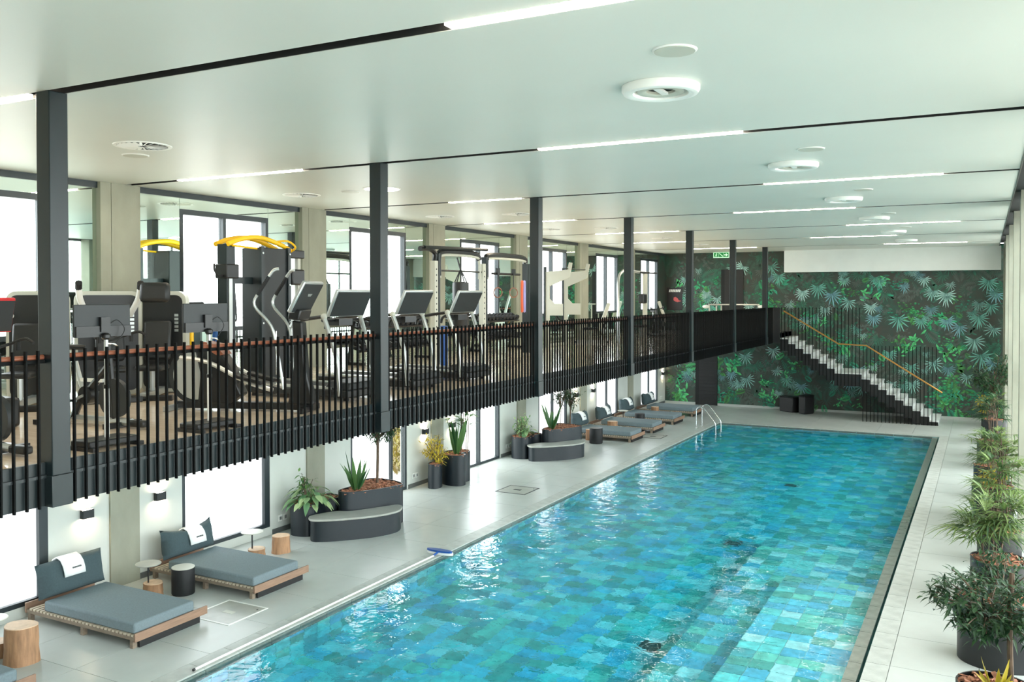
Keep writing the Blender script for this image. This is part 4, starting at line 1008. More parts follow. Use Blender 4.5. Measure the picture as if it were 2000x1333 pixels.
A1 = [(-12.72, 14.2), (-12.55, 13.97), (-12.25, 13.98), (-12.12, 14.15), (-12.2, 14.6), (-12.05, 14.85), (-12.15, 15.06), (-12.5, 15.1), (-12.7, 14.9), (-12.74, 14.55)]
A2 = [(-12.0, 14.86), (-11.9, 14.7), (-11.66, 14.72), (-11.34, 15.2), (-11.18, 15.68), (-11.16, 15.95), (-11.5, 16.15), (-11.98, 16.18), (-12.2, 15.95), (-12.02, 15.3)]
BN = [(-12.06, 13.95), (-11.86, 13.76), (-11.63, 13.84), (-11.27, 14.17), (-10.9, 14.65), (-10.74, 15.14), (-10.87, 15.52), (-11.06, 15.62), (-11.2, 15.42), (-11.45, 14.95), (-11.62, 14.68), (-11.86, 14.55), (-12.02, 14.22)]
def bench_group(dy, w_):
    sh = lambda P: [(x, y + dy) for x, y in P]
    t = thing('planter', f'low charcoal planter with wavy outline at the left of the {w_} stone bench', 'planter', (0, 0, 0)); planter(t, sh(A1), 0.65, seed=int(dy) + 1)
    t = thing('planter', f'tall charcoal planter with wavy outline behind the {w_} stone bench', 'planter', (0, 0, 0)); planter(t, sh(A2), 0.83, seed=int(dy) + 2)
    t = thing('bench', f'{w_} kidney-shaped charcoal bench with grey stone top', 'bench', (0, 0, 0))
    q = ccw(closed_smooth(ccw(sh(BN)))); MB().prism(inset(q, 0.035), 0, 0.41).build('bench_base', 'planter_blue', t, smooth=40)
    MB().prism(q, 0.411, 0.455).build('bench_seat', 'bench_top', t, smooth=40, bevel=0.012)
bench_group(0, 'nearer'); bench_group(9.72, 'farther')
p_ = plant('leafy_plant', 'light green leafy plant spilling over the low nearer planter'); broad_plant(p_, (-12.33, 14.3, 0.6), 0.46, 44, 'leaf_pale', 5, 0.25); bush(p_, (-12.36, 14.2, 1.05), 0.16, 0.28, 90, 'leaf_green', 6, 0.16, 0.05, stems=3, stem_h=0.6)
p_ = plant('strap_leaf_plant', 'dark green upright strap-leaf plant in the tall nearer planter'); strap_plant(p_, (-11.72, 15.05, 0.78), 0.92, 11, 'leaf_green', 8, 0.1, 0.6)
t = plant('slim_tree', 'slim dark-trunked tree hidden by the gallery in the nearer planter', 'tree')
MB().tube(smooth_path([(-11.7, 15.75, 0.79), (-11.69, 15.76, 1.6), (-11.7, 15.74, 2.3)], 4), 0.03, 8).build('trunk', 'bark_brown', t)
bush(t, (-11.7, 15.75, 2.05), 0.46, 0.42, 800, 'leaf_dark', 12, 0.12, 0.032, stems=7, stem_h=1.75)
p_ = plant('leafy_plant', 'bright green ruffled plant in the low farther planter'); bush(p_, (-12.4, 24.0, 0.98), 0.26, 0.36, 260, 'leaf_pale', 15, 0.16, 0.055, stems=5, stem_h=0.6); broad_plant(p_, (-12.35, 24.15, 0.6), 0.4, 10, 'leaf_pale', 16, 0.3)
p_ = plant('strap_leaf_plant', 'dark green upright strap-leaf plant in the tall farther planter'); strap_plant(p_, (-11.75, 24.7, 0.78), 0.98, 11, 'leaf_green', 18, 0.11, 0.6)
for (x, y, r, lb, sd) in ((-11.75, 25.35, 0.013, 'thinner of the slim twin trees in the farther planter', 21), (-11.6, 25.75, 0.024, 'thicker of the slim twin trees in the farther planter', 22)):
    t = plant('slim_tree', lb, 'tree'); MB().tube(smooth_path([(x, y, 0.79), (x + 0.01, y, 1.5), (x, y, 2.1)], 4), r, 8).build('trunk', 'bark_brown', t)
    bush(t, (x, y, 1.8), 0.34, 0.46, 420, 'leaf_dark', sd, 0.12, 0.034, stems=6, stem_h=1.35)
# group B
t = thing('planter', 'small charcoal planter holding the yellow croton', 'planter', (0, 0, 0))
planter(t, [(-12.62, 19.2), (-12.5, 19.0), (-12.32, 19.02), (-12.28, 19.22), (-12.4, 19.48), (-12.56, 19.5)], 0.62, seed=31)
t = thing('planter', 'tall wavy charcoal planter right of the yellow croton', 'planter', (0, 0, 0))
planter(t, [(-12.56, 19.72), (-12.36, 19.56), (-12.1, 19.52), (-11.9, 19.62), (-11.92, 19.86), (-12.1, 19.98), (-12.06, 20.25), (-12.18, 20.5), (-12.45, 20.46), (-12.62, 20.1)], 0.79, seed=32)
p_ = plant('yellow_croton', 'yellow leaved croton in the small planter under a wall lamp'); bush(p_, (-12.44, 19.24, 1.0), 0.36, 0.38, 520, 'leaf_yellow', 33, 0.13, 0.035, stems=6, stem_h=0.58)
p_ = plant('palm', 'tall green palm with broad blades in the middle planter'); strap_plant(p_, (-12.2, 19.85, 0.74), 1.15, 10, 'leaf_green', 35, 0.13, 0.3); fan_palm(p_, (-12.05, 20.0, 0.74), 1.5, 4, 'leaf_green', 36, 0.2, 0.36, 4)

# right-hand row
def round_pts(x, y, rx, ry, sd):
    rg = random.Random(sd); return [(x + rx * math.cos(a) * rg.uniform(0.93, 1.05), y + ry * math.sin(a) * rg.uniform(0.93, 1.05)) for a in [2 * math.pi * i / 9 for i in range(9)]]
RP = [(-0.28 + 0.47, 13.55, 0.5, 0.42, 0.88, 'nearest dark planter of the right-hand row, chips showing on top', 51), (0.22, 16.5, 0.42, 0.5, 0.62, 'dark planter of the right-hand row holding the arching bamboo palm', 52),
      (0.16, 22.3, 0.42, 0.42, 0.72, 'dark planter of the right-hand row with a blue sheen, third from the camera', 53), (0.14, 24.5, 0.38, 0.4, 0.8, 'dark planter of the right-hand row, fourth from the camera', 54), (0.2, 28.6, 0.4, 0.42, 0.8, 'dark planter of the right-hand row, fifth from the camera', 55), (0.25, 18.6, 0.36, 0.38, 0.62, 'dark planter of the right-hand row hidden behind the arching palm', 58), (0.26, 33.6, 0.38, 0.4, 0.8, 'farthest dark planter of the right-hand row', 56), (0.14, 10.9, 0.4, 0.38, 0.7, 'dark planter of the right-hand row below the bottom of the photo', 57)]
for x, y, rx, ry, h, lb, sd in RP:
    t = thing('planter', lb, 'planter', (0, 0, 0)); planter(t, round_pts(x, y, rx, ry, sd), h, seed=sd, shell='black_plastic')
t = plant('ficus_tree', 'dark bushy ficus tree at the bottom right corner', 'tree')
MB().tube(smooth_path([(0.27, 10.9, 0.66), (0.25, 10.95, 1.3), (0.27, 11.05, 1.9)], 4), [0.03] * 8 + [0.026], 8).build('trunk', 'bark_brown', t)
bush(t, (0.05, 11.1, 1.5), 0.62, 0.5, 1700, 'leaf_dark', 61, 0.12, 0.04, stems=12, stem_h=1.3)
p_ = plant('yellow_croton', 'yellow-green spiky plant at the bottom right corner'); strap_plant(p_, (0.12, 10.75, 0.66), 0.42, 12, 'leaf_yellow', 62, 0.06, 0.8)
t = plant('ficus_tree', 'dark ficus branches over the nearest right planter', 'tree'); bush(t, (0.2, 13.5, 1.15), 0.5, 0.34, 650, 'leaf_dark', 63, 0.12, 0.04, stems=7, stem_h=0.84)
p_ = plant('bamboo_palm', 'arching bamboo palm with long drooping leaves, right side'); fan_palm(p_, (0.1, 16.45, 0.58), 1.05, 11, 'leaf_palm', 64, 0.6, 0.6, 7)
p_ = plant('bamboo_palm', 'bamboo palm beyond the arching one, at the right edge'); fan_palm(p_, (0.25, 18.6, 0.58), 1.5, 8, 'leaf_palm', 65, 0.4, 0.45, 6)
p_ = plant('bamboo_palm', 'full bamboo palm with yellow leaves at its foot, third right planter'); fan_palm(p_, (0.22, 22.4, 0.68), 1.25, 9, 'leaf_palm', 66, 0.55, 0.5, 6); bush(p_, (0.16, 22.3, 0.9), 0.34, 0.16, 120, 'leaf_yellow', 67, 0.16, 0.06, stems=3, stem_h=0.68)
p_ = plant('bamboo_palm', 'small bamboo palm in the fourth right planter'); fan_palm(p_, (0.1, 24.3, 0.76), 0.85, 6, 'leaf_palm', 68, 0.3, 0.34, 6)
p_ = plant('bamboo_palm', 'bushy bamboo palm in the fifth right planter'); fan_palm(p_, (0.22, 28.6, 0.76), 1.2, 8, 'leaf_dark', 69, 0.5, 0.45, 6)
t = plant('ficus_tree', 'tall leafy tree at the end of the right-hand row', 'tree'); MB().tube([(0.26, 33.6, 0.76), (0.25, 33.6, 1.8), (0.26, 33.6, 2.4)], 0.025, 8).build('trunk', 'bark_brown', t); bush(t, (0.26, 33.6, 2.3), 0.7, 0.75, 1100, 'leaf_dark', 70, 0.2, 0.06, stems=9, stem_h=1.6); fan_palm(t, (0.2, 33.5, 0.76), 0.9, 5, 'leaf_palm', 71, 0.4, 0.4, 5); bush(t, (-0.05, 33.6, 1.3), 0.2, 0.3, 120, 'leaf_yellow', 72, 0.2, 0.06, stems=3, stem_h=0.8)
# planting bed seen through the clear leaf of the terrace door
hg = MB(); hg.sh = []; rg = random.Random(80)
for i in range(900):
    u = rg.random(); leaf(hg, (-14.6 - 6.0 * u + rg.uniform(-.3, .3), 20.7 + 8.4 * u + rg.uniform(-.35, .35), -0.12), (rg.gauss(0, .6), rg.gauss(0, .6), 1), 0.45, 0.08, 0.3, rg.random(), n=3)
o = hg.build('planting_bed', 'leaf_tan', None, smooth=None); tag(o, 'yellow-brown planting outside the clear leaf of the terrace door', 'plants', kind='stuff')
# ------------------------------------------------------------------ gym equipment on the gallery
def console(t, c, w_, h_, ax, back='charcoal', rim='silver', screen='screen_black'):
    """tilted console: its back faces +x; ax = lean of its top towards +x"""
    k = bpy.data.objects.new('console', None)
    d = 0.05
    o = MB().add([Vector(v) for v in []], []) if False else MB()
    m = Matrix.Translation(Vector(c)) @ Matrix.Rotation(ax, 4, 'Y')
    def P(x, y, z): return tuple(m @ Vector((x, y, z)))
    def bx(x0, x1, y0, y1, z0, z1):
        b = MB().box(x0, x1, y0, y1, z0, z1); b.v = [P(*v) for v in b.v]; return b
    hs = bx(-d / 2, d / 2, -w_ / 2, w_ / 2, 0, h_).build('console', rim, t, bevel=0.015)
    bx(d / 2, d / 2 + 0.006, -w_ / 2 + 0.035, w_ / 2 - 0.012, 0.02, h_ - 0.03).build('console_back', back, hs)
    bx(-d / 2 - 0.005, -d / 2, -w_ / 2 + 0.03, w_ / 2 - 0.03, 0.04, h_ - 0.03).build('screen', screen, hs)
    return hs, P
def treadmill(x, y, label):
    t = thing('treadmill', label, 'treadmill', (x, y, MZ), 0, 'treadmills facing the pool')
    MB().box(-1.75, 0.25, -0.42, 0.42, 0.05, 0.17).build('deck', 'black_plastic', t, bevel=0.02)
    MB().box(-1.72, -0.1, -0.26, 0.26, 0.171, 0.182).build('belt', 'rubber', t)
    for s_ in (-0.34, 0.34): MB().box(-1.74, -0.05, s_ - 0.07, s_ + 0.07, 0.171, 0.2).build('foot_rail', 'silver', t)
    MB().add([(-0.2, -0.4, 0.17), (0.27, -0.4, 0.17), (0.24, -0.36, 0.27), (-0.12, -0.36, 0.3), (-0.2, 0.4, 0.17), (0.27, 0.4, 0.17), (0.24, 0.36, 0.27), (-0.12, 0.36, 0.3)], [(0, 1, 2, 3), (7, 6, 5, 4), (1, 5, 6, 2), (2, 6, 7, 3), (0, 3, 7, 4), (0, 4, 5, 1)]).build('motor_hood', 'charcoal', t, bevel=0.02)
    for s_ in (-1, 1):
        MB().tube(smooth_path([(0.12, 0.41 * s_, 0.08), (0.06, 0.41 * s_, 0.6), (-0.08, 0.42 * s_, 1.02), (-0.16, 0.43 * s_, 1.22)], 4), 0.035, 10).build('upright', 'silver', t)
        MB().tube(smooth_path([(-0.16, 0.43 * s_, 1.24), (-0.5, 0.42 * s_, 1.2), (-0.78, 0.42 * s_, 1.14), (-0.84, 0.42 * s_, 1.02)], 4), 0.028, 8).build('handrail', 'black_plastic', t)
        MB().ball((-0.16, 0.43 * s_, 1.24), 0.05).build('joint', 'cream_enamel', t)
        MB().cyl((-1.6, 0.36 * s_, 0.0), (-1.6, 0.36 * s_, 0.05), 0.04).build('foot', 'rubber', t)
    MB().tube([(-0.2, -0.42, 1.18), (-0.2, 0.42, 1.18)], 0.025, 8).build('cross_bar', 'black_plastic', t)
    MB().box(-0.3, -0.1, -0.16, 0.16, 1.1, 1.2).build('tray', 'black_plastic', t)
    console(t, (-0.12, 0, 1.24), 0.84, 0.44, R(26))
    for s_ in (-0.3, 0.3): MB().cyl((0.14, s_, 0), (0.14, s_, 0.06), 0.04).build('foot', 'rubber', t)
treadmill(-8.42, 10.7, 'silver and black treadmill just left of the second post')
treadmill(-8.42, 12.42, 'silver and black treadmill just right of the second post')
treadmill(-8.42, 14.1, 'silver and black treadmill below the punching bag')

def elliptical(x, y, rz, label):
    t = thing('elliptical_trainer', label, 'elliptical trainer', (x, y, MZ), rz)
    MB().bar((-1.75, 0, 0.07), (0.2, 0, 0.07), 0.12, 0.09).build('base_beam', 'black_plastic', t)
    for x_ in (-1.75, 0.12): MB().bar((x_, -0.32, 0.04), (x_, 0.32, 0.04), 0.07, 0.07).build('foot_bar', 'silver' if x_ < 0 else 'black_plastic', t)
    MB().tube([(-1.45, -0.045, 0.47), (-1.45, 0.045, 0.47)], 0.4, 36).build('flywheel', 'charcoal', t, smooth=30)
    MB().tube([(-1.45, -0.055, 0.47), (-1.45, 0.055, 0.47)], 0.33, 36).build('flywheel_hub', 'silver', t, smooth=30)
    q = [(-1.4, 0.1), (-0.95, 0.1), (-0.78, 0.22), (-0.95, 0.62), (-1.12, 0.86), (-1.3, 0.9), (-1.44, 0.82), (-1.36, 0.5)]
    MB().prism_y(q, -0.12, 0.12).build('drive_cover', 'black_plastic', t, bevel=0.02)
    MB().prism_y([(-1.42, 0.86), (-1.3, 0.93), (-1.15, 0.9), (-1.02, 0.76), (-1.1, 0.74), (-1.3, 0.85)], -0.125, 0.125).build('top_trim', 'copper_wood', t)
    for s_ in (-1, 1):
        y_ = 0.2 * s_
        MB().tube(smooth_path([(-1.6, y_, 0.72), (-1.2, y_, 0.66), (-0.7, y_, 0.42), (-0.3, y_, 0.3)], 4), 0.03, 8).build('pedal_rail', 'silver', t)
        MB().obox((-0.62, y_, 0.44), (0.4, 0.16, 0.05), (0, R(14), 0)).build('pedal', 'black_plastic', t, bevel=0.015)
        MB().tube(smooth_path([(-0.12, 0.27 * s_, 0.32), (-0.2, 0.27 * s_, 0.8), (-0.28, 0.28 * s_, 1.15), (-0.5, 0.3 * s_, 1.42), (-0.42, 0.3 * s_, 1.62), (-0.26, 0.29 * s_, 1.86), (-0.18, 0.26 * s_, 1.9)], 5), 0.02, 8).build('swing_arm', 'silver', t)
        MB().tube([(-0.46, 0.3 * s_, 1.56), (-0.3, 0.295 * s_, 1.8)], 0.026, 8).build('grip', 'rubber', t)
    MB().prism_y([(-0.14, 0.1), (0.22, 0.1), (0.1, 0.6), (0.06, 1.2), (-0.08, 1.22), (-0.06, 0.6)], -0.09, 0.09).build('front_column', 'black_plastic', t, bevel=0.02)
    MB().tube([(-0.1, 0, 1.12), (-0.02, 0, 1.28)], 0.05, 10).build('console_neck', 'silver', t)
    hs, P = console(t, (-0.02, 0, 1.33), 0.7, 0.46, R(28))
    q = [P(0.032, -0.06, 0.29), P(0.032, 0.1, 0.29), P(0.032, 0.07, 0.25), P(0.032, -0.03, 0.25)]; MB().add(q, [(0, 1, 2, 3)]).build('badge', 'silver', hs, smooth=None)
    MB().prism_y([(-0.1, 1.24), (0.06, 1.22), (0.1, 1.36), (-0.06, 1.38)], -0.2, 0.2).build('cup_tray', 'black_plastic', t, bevel=0.02)
elliptical(-8.1, 9.2, R(20), 'black and silver elliptical trainer behind the railing, left of the treadmills')

def monitor_stand(x, y, label):
    t = thing('monitor_stand', label, 'screen', (x, y, MZ), 0, 'screens on poles at the gallery edge')
    MB().box(-0.16, 0.14, -0.3, 0.28, 0.03, 0.1).build('base_tray', 'black_plastic', t, bevel=0.015)
    for s_ in (-0.28, 0.26): MB().box(-0.2, 0.2, s_ - 0.03, s_ + 0.03, 0.0, 0.04).build('base_foot', 'black_plastic', t)
    MB().cyl((0, 0, 0.1), (0, 0, 0.62), 0.026, n=12).build('lower_pole', 'white_enamel', t)
    MB().cyl((0, 0, 0.62), (0, 0, 1.12), 0.021, n=12).build('upper_pole', 'silver', t)
    MB().cyl((0, 0, 0.6), (0, 0, 0.64), 0.03, n=12).build('clamp_ring', 'black_plastic', t)
    MB().lathe([(0.03, 1.1), (0.045, 1.12), (0.045, 1.15), (0.02, 1.17)], 16).build('pole_head', 'black_plastic', t)
    pn = MB().box(-0.07, -0.045, -0.33, 0.33, 1.13, 1.46).build('screen_panel', 'charcoal', t, bevel=0.006)
    MB().box(-0.045, -0.02, -0.32, 0.32, 1.13, 1.24).build('rear_housing', 'black_plastic', pn)
    MB().box(-0.045, -0.005, -0.05, 0.06, 1.18, 1.33).build('mount_plate', 'black_plastic', pn)
    MB().tube(smooth_path([(-0.02, 0.06, 1.26), (0.02, 0.12, 1.3), (0.03, 0.2, 1.2), (0.02, 0.12, 1.08), (0.03, 0.05, 1.02)], 5), 0.005, 6).build('cable', 'rubber', t)
    MB().tube(smooth_path([(0.0, 0.0, 1.06), (0.03, 0.08, 1.05), (0.0, 0.14, 1.02)], 4), 0.01, 6).build('hook', 'chrome', t)
monitor_stand(-7.95, 6.11, 'grey screen on a white pole, nearest the first post'); monitor_stand(-7.95, 7.48, 'grey screen on a white pole, in front of the elliptical')
def bike(x, y, rz, label):
    t = thing('exercise_bike', label, 'exercise bike', (x, y, MZ), rz, 'indoor bikes')
    MB().tube([(-0.55, 0, 0.07), (0.75, 0, 0.07)], 0.045, 10).build('base_tube', 'silver', t)
    MB().obox((0.85, 0, 0.06), (0.25, 0.1, 0.08)).build('front_cap', 'black_plastic', t, bevel=0.02)
    for x_, l in ((-0.5, 0.3), (0.6, 0.26)): MB().bar((x_, -l, 0.04), (x_, l, 0.04), 0.06, 0.06).build('foot_bar', 'black_plastic', t)
    MB().tube([(0.48, -0.03, 0.34), (0.48, 0.03, 0.34)], 0.23, 28).build('flywheel', 'charcoal', t, smooth=30)
    MB().tube(smooth_path([(-0.2, 0, 0.08), (-0.08, 0, 0.3), (0.1, 0, 0.45), (0.42, 0, 0.75)], 4), 0.045, 8).build('main_frame', 'black_plastic', t)
    MB().tube([(0.48, 0, 0.1), (0.42, 0, 0.7), (0.38, 0, 1.0)], 0.035, 8).build('head_post', 'black_plastic', t)
    MB().tube([(-0.02, 0, 0.35), (-0.22, 0, 0.9)], 0.03, 8).build('seat_post', 'silver', t)
    MB().prism([(-0.42, -0.09), (-0.2, -0.09), (-0.02, -0.025), (0.02, 0), (-0.02, 0.025), (-0.2, 0.09), (-0.42, 0.09)], 0.9, 0.96).build('saddle', 'leather_black', t, bevel=0.02)
    MB().tube(smooth_path([(0.75, -0.22, 1.08), (0.62, -0.22, 1.12), (0.4, -0.2, 1.06), (0.38, 0, 1.02), (0.4, 0.2, 1.06), (0.62, 0.22, 1.12), (0.75, 0.22, 1.08)], 4), 0.016, 8).build('handlebar', 'rubber', t)
    for s_ in (-0.23, 0.23): MB().tube([(0.5, s_, 1.1), (0.5, s_, 1.0)], 0.025, 8).build('brake_hood', 'rubber', t)
    MB().tube([(0.05, -0.06, 0.36), (0.05, 0.06, 0.36)], 0.11, 20).build('chainring', 'black_plastic', t, smooth=30)
    for s_ in (-1, 1):
        MB().bar((0.05, 0.08 * s_, 0.36), (0.05 + 0.15 * s_, 0.08 * s_, 0.3), 0.02, 0.03).build('crank', 'silver', t); MB().obox((0.05 + 0.15 * s_, 0.14 * s_, 0.3), (0.1, 0.09, 0.025)).build('pedal', 'black_plastic', t)
    MB().box(-0.12, 0.3, -0.02, 0.02, 0.52, 0.56).build('cover_strip', 'white_enamel', t)
bike(-9.55, 7.05, R(4), 'black road style indoor bike behind the nearest screen'); bike(-9.1, 5.35, R(2), 'black road style indoor bike at the left edge')
t = thing('recumbent_bike', 'exercise machine console with red edge cut by the left border', 'exercise machine', (-10.4, 6.35, MZ))
MB().box(-0.5, 0.3, -0.25, 0.25, 0, 0.35).build('body', 'black_plastic', t, bevel=0.04); MB().tube([(0.1, 0, 0.3), (0.12, 0, 1.2)], 0.05, 8).build('column', 'charcoal', t); console(t, (0.1, 0, 1.12), 0.5, 0.42, R(14), back='charcoal', rim='red_trim')

def weight_machine(x, y, rz, label, pad=False, arms=True, wide=0.62):
    t = thing('weight_machine', label, 'weight machine', (x, y, MZ), rz, 'selectorised weight machines by the mirrors')
    q = rect_path(wide / 2, 0.8, 0.14, 5)
    sh = MB(); n = len(q); sh.v = [(-0.12, a, 0.82 + b) for a, b in q] + [(0.12, a, 0.82 + b) for a, b in q]
    sh.f = [tuple(range(n))[::-1], tuple(range(n, 2 * n))] + [(i, (i + 1) % n, n + (i + 1) % n, n + i) for i in range(n)]; sh.build('tower_shell', 'cream_enamel', t, smooth=40)
    q = rect_path(wide / 2 - 0.05, 0.74, 0.11, 5); sh = MB(); sh.v = [(0.121, a, 0.82 + b) for a, b in q] + [(0.14, a, 0.82 + b) for a, b in q]
    sh.f = [tuple(range(n))[::-1], tuple(range(n, 2 * n))] + [(i, (i + 1) % n, n + (i + 1) % n, n + i) for i in range(n)]; fp = sh.build('tower_front', 'black_plastic', t, smooth=40)
    for i in range(5): MB().box(0.1405, 0.143, wide / 2 - 0.17, wide / 2 - 0.11, 0.98 + i * 0.06, 1.02 + i * 0.06).build('weight_mark', 'silver', fp, smooth=None)
    MB().box(0.14, 1.2, -0.06, 0.06, 0.02, 0.12).build('base_beam', 'silver', t, bevel=0.01); MB().box(1.1, 1.2, -0.4, 0.4, 0, 0.08).build('base_foot', 'black_plastic', t, bevel=0.01)
    MB().tube([(0.75, 0, 0.1), (0.75, 0, 0.42)], 0.04, 8).build('seat_post', 'silver', t)
    MB().box(0.5, 0.98, -0.2, 0.2, 0.42, 0.5).build('seat_pad', 'leather_black', t, bevel=0.03); MB().obox((0.45, 0, 0.86), (0.1, 0.4, 0.6), (0, R(-8), 0)).build('back_pad', 'leather_black', t, bevel=0.035)
    if arms:
        for s_ in (-1, 1):
            MB().tube(smooth_path([(0.2, 0.3 * s_, 1.25), (0.5, 0.4 * s_, 1.5), (0.62, 0.42 * s_, 1.68)], 4), 0.045, 10).build('lever_arm', 'white_enamel', t, smooth=60); MB().tube([(0.6, 0.42 * s_, 1.66), (0.7, 0.42 * s_, 1.74)], 0.05, 10).build('lever_grip', 'rubber', t)
    if pad: MB().obox((0.95, 0.1, 1.6), (0.12, 0.44, 0.3), (0, R(-6), 0)).build('head_pad', 'leather_black', t, bevel=0.06)
weight_machine(-12.2, 8.25, R(-52), 'tall weight machine with pale rounded shell left of the first post', wide=0.8)
weight_machine(-12.05, 9.3, R(-35), 'black weight machine with white lever arms right of the first post', wide=0.95)
weight_machine(-11.6, 10.0, R(-55), 'weight machine with black head pad behind the near screen', pad=True, arms=False, wide=0.7)

t = thing('yellow_stand', 'yellow pole stand with a screen beside the first column', 'stand', (-12.05, 10.95, MZ))
MB().cyl((0, 0, 0.02), (0, 0, 1.05), 0.035, n=12).build('pole', 'yellow_paint', t); MB().lathe([(0.26, 0), (0.26, 0.015), (0.05, 0.03)], 28).build('base_disc', 'yellow_paint', t)
MB().obox((0.02, 0, 1.3), (0.05, 0.4, 0.3), (0, R(20), 0)).build('screen_panel', 'black_plastic', t, bevel=0.01); MB().bar((0, 0, 1.05), (0.02, 0, 1.2), 0.04, 0.04).build('neck', 'black_plastic', t)
t = thing('water_jug', 'blue plastic jug on a black cabinet by the first column', 'jug', (-12.35, 10.72, MZ + 0.82)); MB().lathe([(0.085, 0), (0.09, 0.02), (0.09, 0.2), (0.07, 0.24), (0.03, 0.26), (0.03, 0.29)], 20).build('jug_body', 'blue_plastic', t); MB().cyl((0, 0, 0.29), (0, 0, 0.31), 0.035).build('cap', 'white_enamel', t)
t = thing('cabinet', 'low black cabinet by the first column', 'cabinet', (-12.4, 10.75, MZ)); MB().box(-0.25, 0.22, -0.14, 0.28, 0, 0.8).build('body', 'black_plastic', t, bevel=0.01); MB().box(-0.26, 0.23, -0.15, 0.29, 0.8, 0.82).build('top', 'charcoal', t); MB().box(0.22, 0.23, -0.1, 0.24, 0.08, 0.72).build('door', 'black_matte', t)

# cable trainer with the yellow climbing bow
t = thing('cable_trainer', 'tall black cable trainer topped by a yellow curved pull-up bar', 'gym rig', (-11.8, 0, MZ))
MB().box(-0.22, 0.22, 12.1, 12.86, 0.02, 2.42).build('cabinet_body', 'charcoal', t, bevel=0.015)
for y_ in (12.1, 12.8):
    fr = MB().box(0.2, 0.26, y_, y_ + 0.07, 0, 2.44).build('cabinet_frame', 'steel_black', t)
    for z_ in (0.3, 1.05, 1.75, 2.32): MB().cyl((0.26, y_ + 0.035, z_), (0.275, y_ + 0.035, z_), 0.018, n=8).build('bolt', 'silver', fr)
MB().box(-0.1, 0.12, 11.4, 11.6, 0, 2.45).build('left_column', 'steel_black', t); MB().box(0.121, 0.135, 11.44, 11.52, 0.3, 2.1).build('left_track', 'silver', t)
MB().box(-0.05, 0.05, 11.6, 12.1, 1.76, 1.88).build('cross_beam', 'steel_black', t)
MB().box(-0.08, 0.2, 11.32, 11.62, 1.85, 2.1).build('left_carriage', 'black_plastic', t, bevel=0.02); MB().tube(smooth_path([(0.1, 11.35, 1.9), (0.12, 11.2, 1.9), (0.12, 11.12, 2.0), (0.12, 11.12, 2.1)], 4), 0.018, 8).build('left_handle', 'rubber', t)
MB().box(-0.08, 0.14, 12.86, 13.4, 2.26, 2.42).build('right_bracket', 'black_plastic', t, bevel=0.02); MB().box(-0.06, 0.1, 13.05, 13.16, 0, 2.26).build('right_column', 'silver', t); MB().box(-0.06, 0.1, 13.24, 13.32, 0, 2.26).build('right_guide', 'cream_enamel', t)
MB().box(-0.1, 0.18, 13.0, 13.36, 1.75, 2.05).build('right_carriage', 'black_plastic', t, bevel=0.03)
for x_, dz in ((-0.15, 0.0), (0.15, 0.0)): MB().tube(smooth_path([(x_, 11.4, 2.45), (x_, 11.75, 2.56), (x_, 12.2, 2.6), (x_, 12.7, 2.5), (x_, 12.98, 2.4)], 5), 0.045, 8).build('yellow_bow', 'yellow_paint', t, smooth=60)
MB().tube(smooth_path([(0.15, 12.6, 2.55), (0.3, 12.75, 2.56), (0.3, 12.95, 2.46), (0.15, 13.0, 2.38)], 4), 0.02, 8).build('yellow_grip', 'yellow_paint', t); MB().tube([(0.15, 11.5, 2.43), (0.15, 12.1, 2.4)], 0.018, 8).build('yellow_bar', 'yellow_paint', t)
MB().tube(smooth_path([(0.05, 11.64, 1.75), (0.06, 11.68, 1.2), (0.06, 11.66, 1.1), (0.05, 11.62, 1.2)], 4), 0.014, 6).build('strap', 'leather_black', t)
MB().tube([(0.3, 12.42, 0.1), (0.3, 12.42, 0.9)], 0.014, 8).build('foot_handle', 'chrome', t)

# rig with punching bag and rings
t = thing('training_rig', 'cream and black training rig with drilled uprights before the third window', 'gym rig', (-11.0, 0, MZ))
for k, y_ in enumerate((16.97, 19.15)):
    up = MB().box(-0.06, 0.06, y_ - 0.07, y_ + 0.07, 0, 2.33).build('upright', 'cream_enamel', t)
    for i in range(14): MB().cyl((0.0605, y_, 0.45 + i * 0.13), (0.064, y_, 0.45 + i * 0.13), 0.02, n=8).build('hole', 'black_matte', up, smooth=None)
    MB().box(-0.07, 0.07, y_ + 0.075, y_ + 0.14, 0, 2.5).build('upright_frame', 'steel_black', t)
MB().box(-0.08, 0.08, 21.45, 21.6, 0, 2.4).build('upright', 'steel_black', t)
MB().tube(smooth_path([(0, 16.97, 2.3), (0, 17.0, 2.5), (0, 16.75, 2.6), (0, 16.4, 2.58)], 4), 0.06, 8).build('curved_arm', 'black_plastic', t)
for a, b in ((17.2, 19.0), (19.4, 21.5)):
    MB().tube(smooth_path([(0, a, 1.95), (0, a, 2.35), (0, a + 0.2, 2.48), (0, b - 0.2, 2.48), (0, b, 2.35), (0, b, 1.95)], 5), 0.035, 8).build('hoop', 'cream_enamel', t); MB().tube(smooth_path([(-0.02, a - .02, 2.0), (-0.02, a - .02, 2.42), (-0.02, a + 0.2, 2.56), (-0.02, b - 0.2, 2.56), (-0.02, b + .02, 2.42)], 5), 0.07, 8).build('hoop_cover', 'black_plastic', t)
MB().tube([(0, 17.2, 2.12), (0, 19.1, 2.12)], 0.022, 8).build('pull_up_bar', 'steel_black', t); MB().tube([(0.05, 16.5, 2.62), (0.05, 19.3, 2.68)], 0.04, 8).build('top_beam', 'steel_black', t)
MB().tube([(0.02, 19.6, 2.1), (0.02, 21.1, 2.1)], 0.03, 8).build('ring_bar', 'black_matte', t)
t = thing('punching_bag', 'black punching bag hanging from the rig', 'punching bag', (-10.9, 17.95, MZ + 0.35))
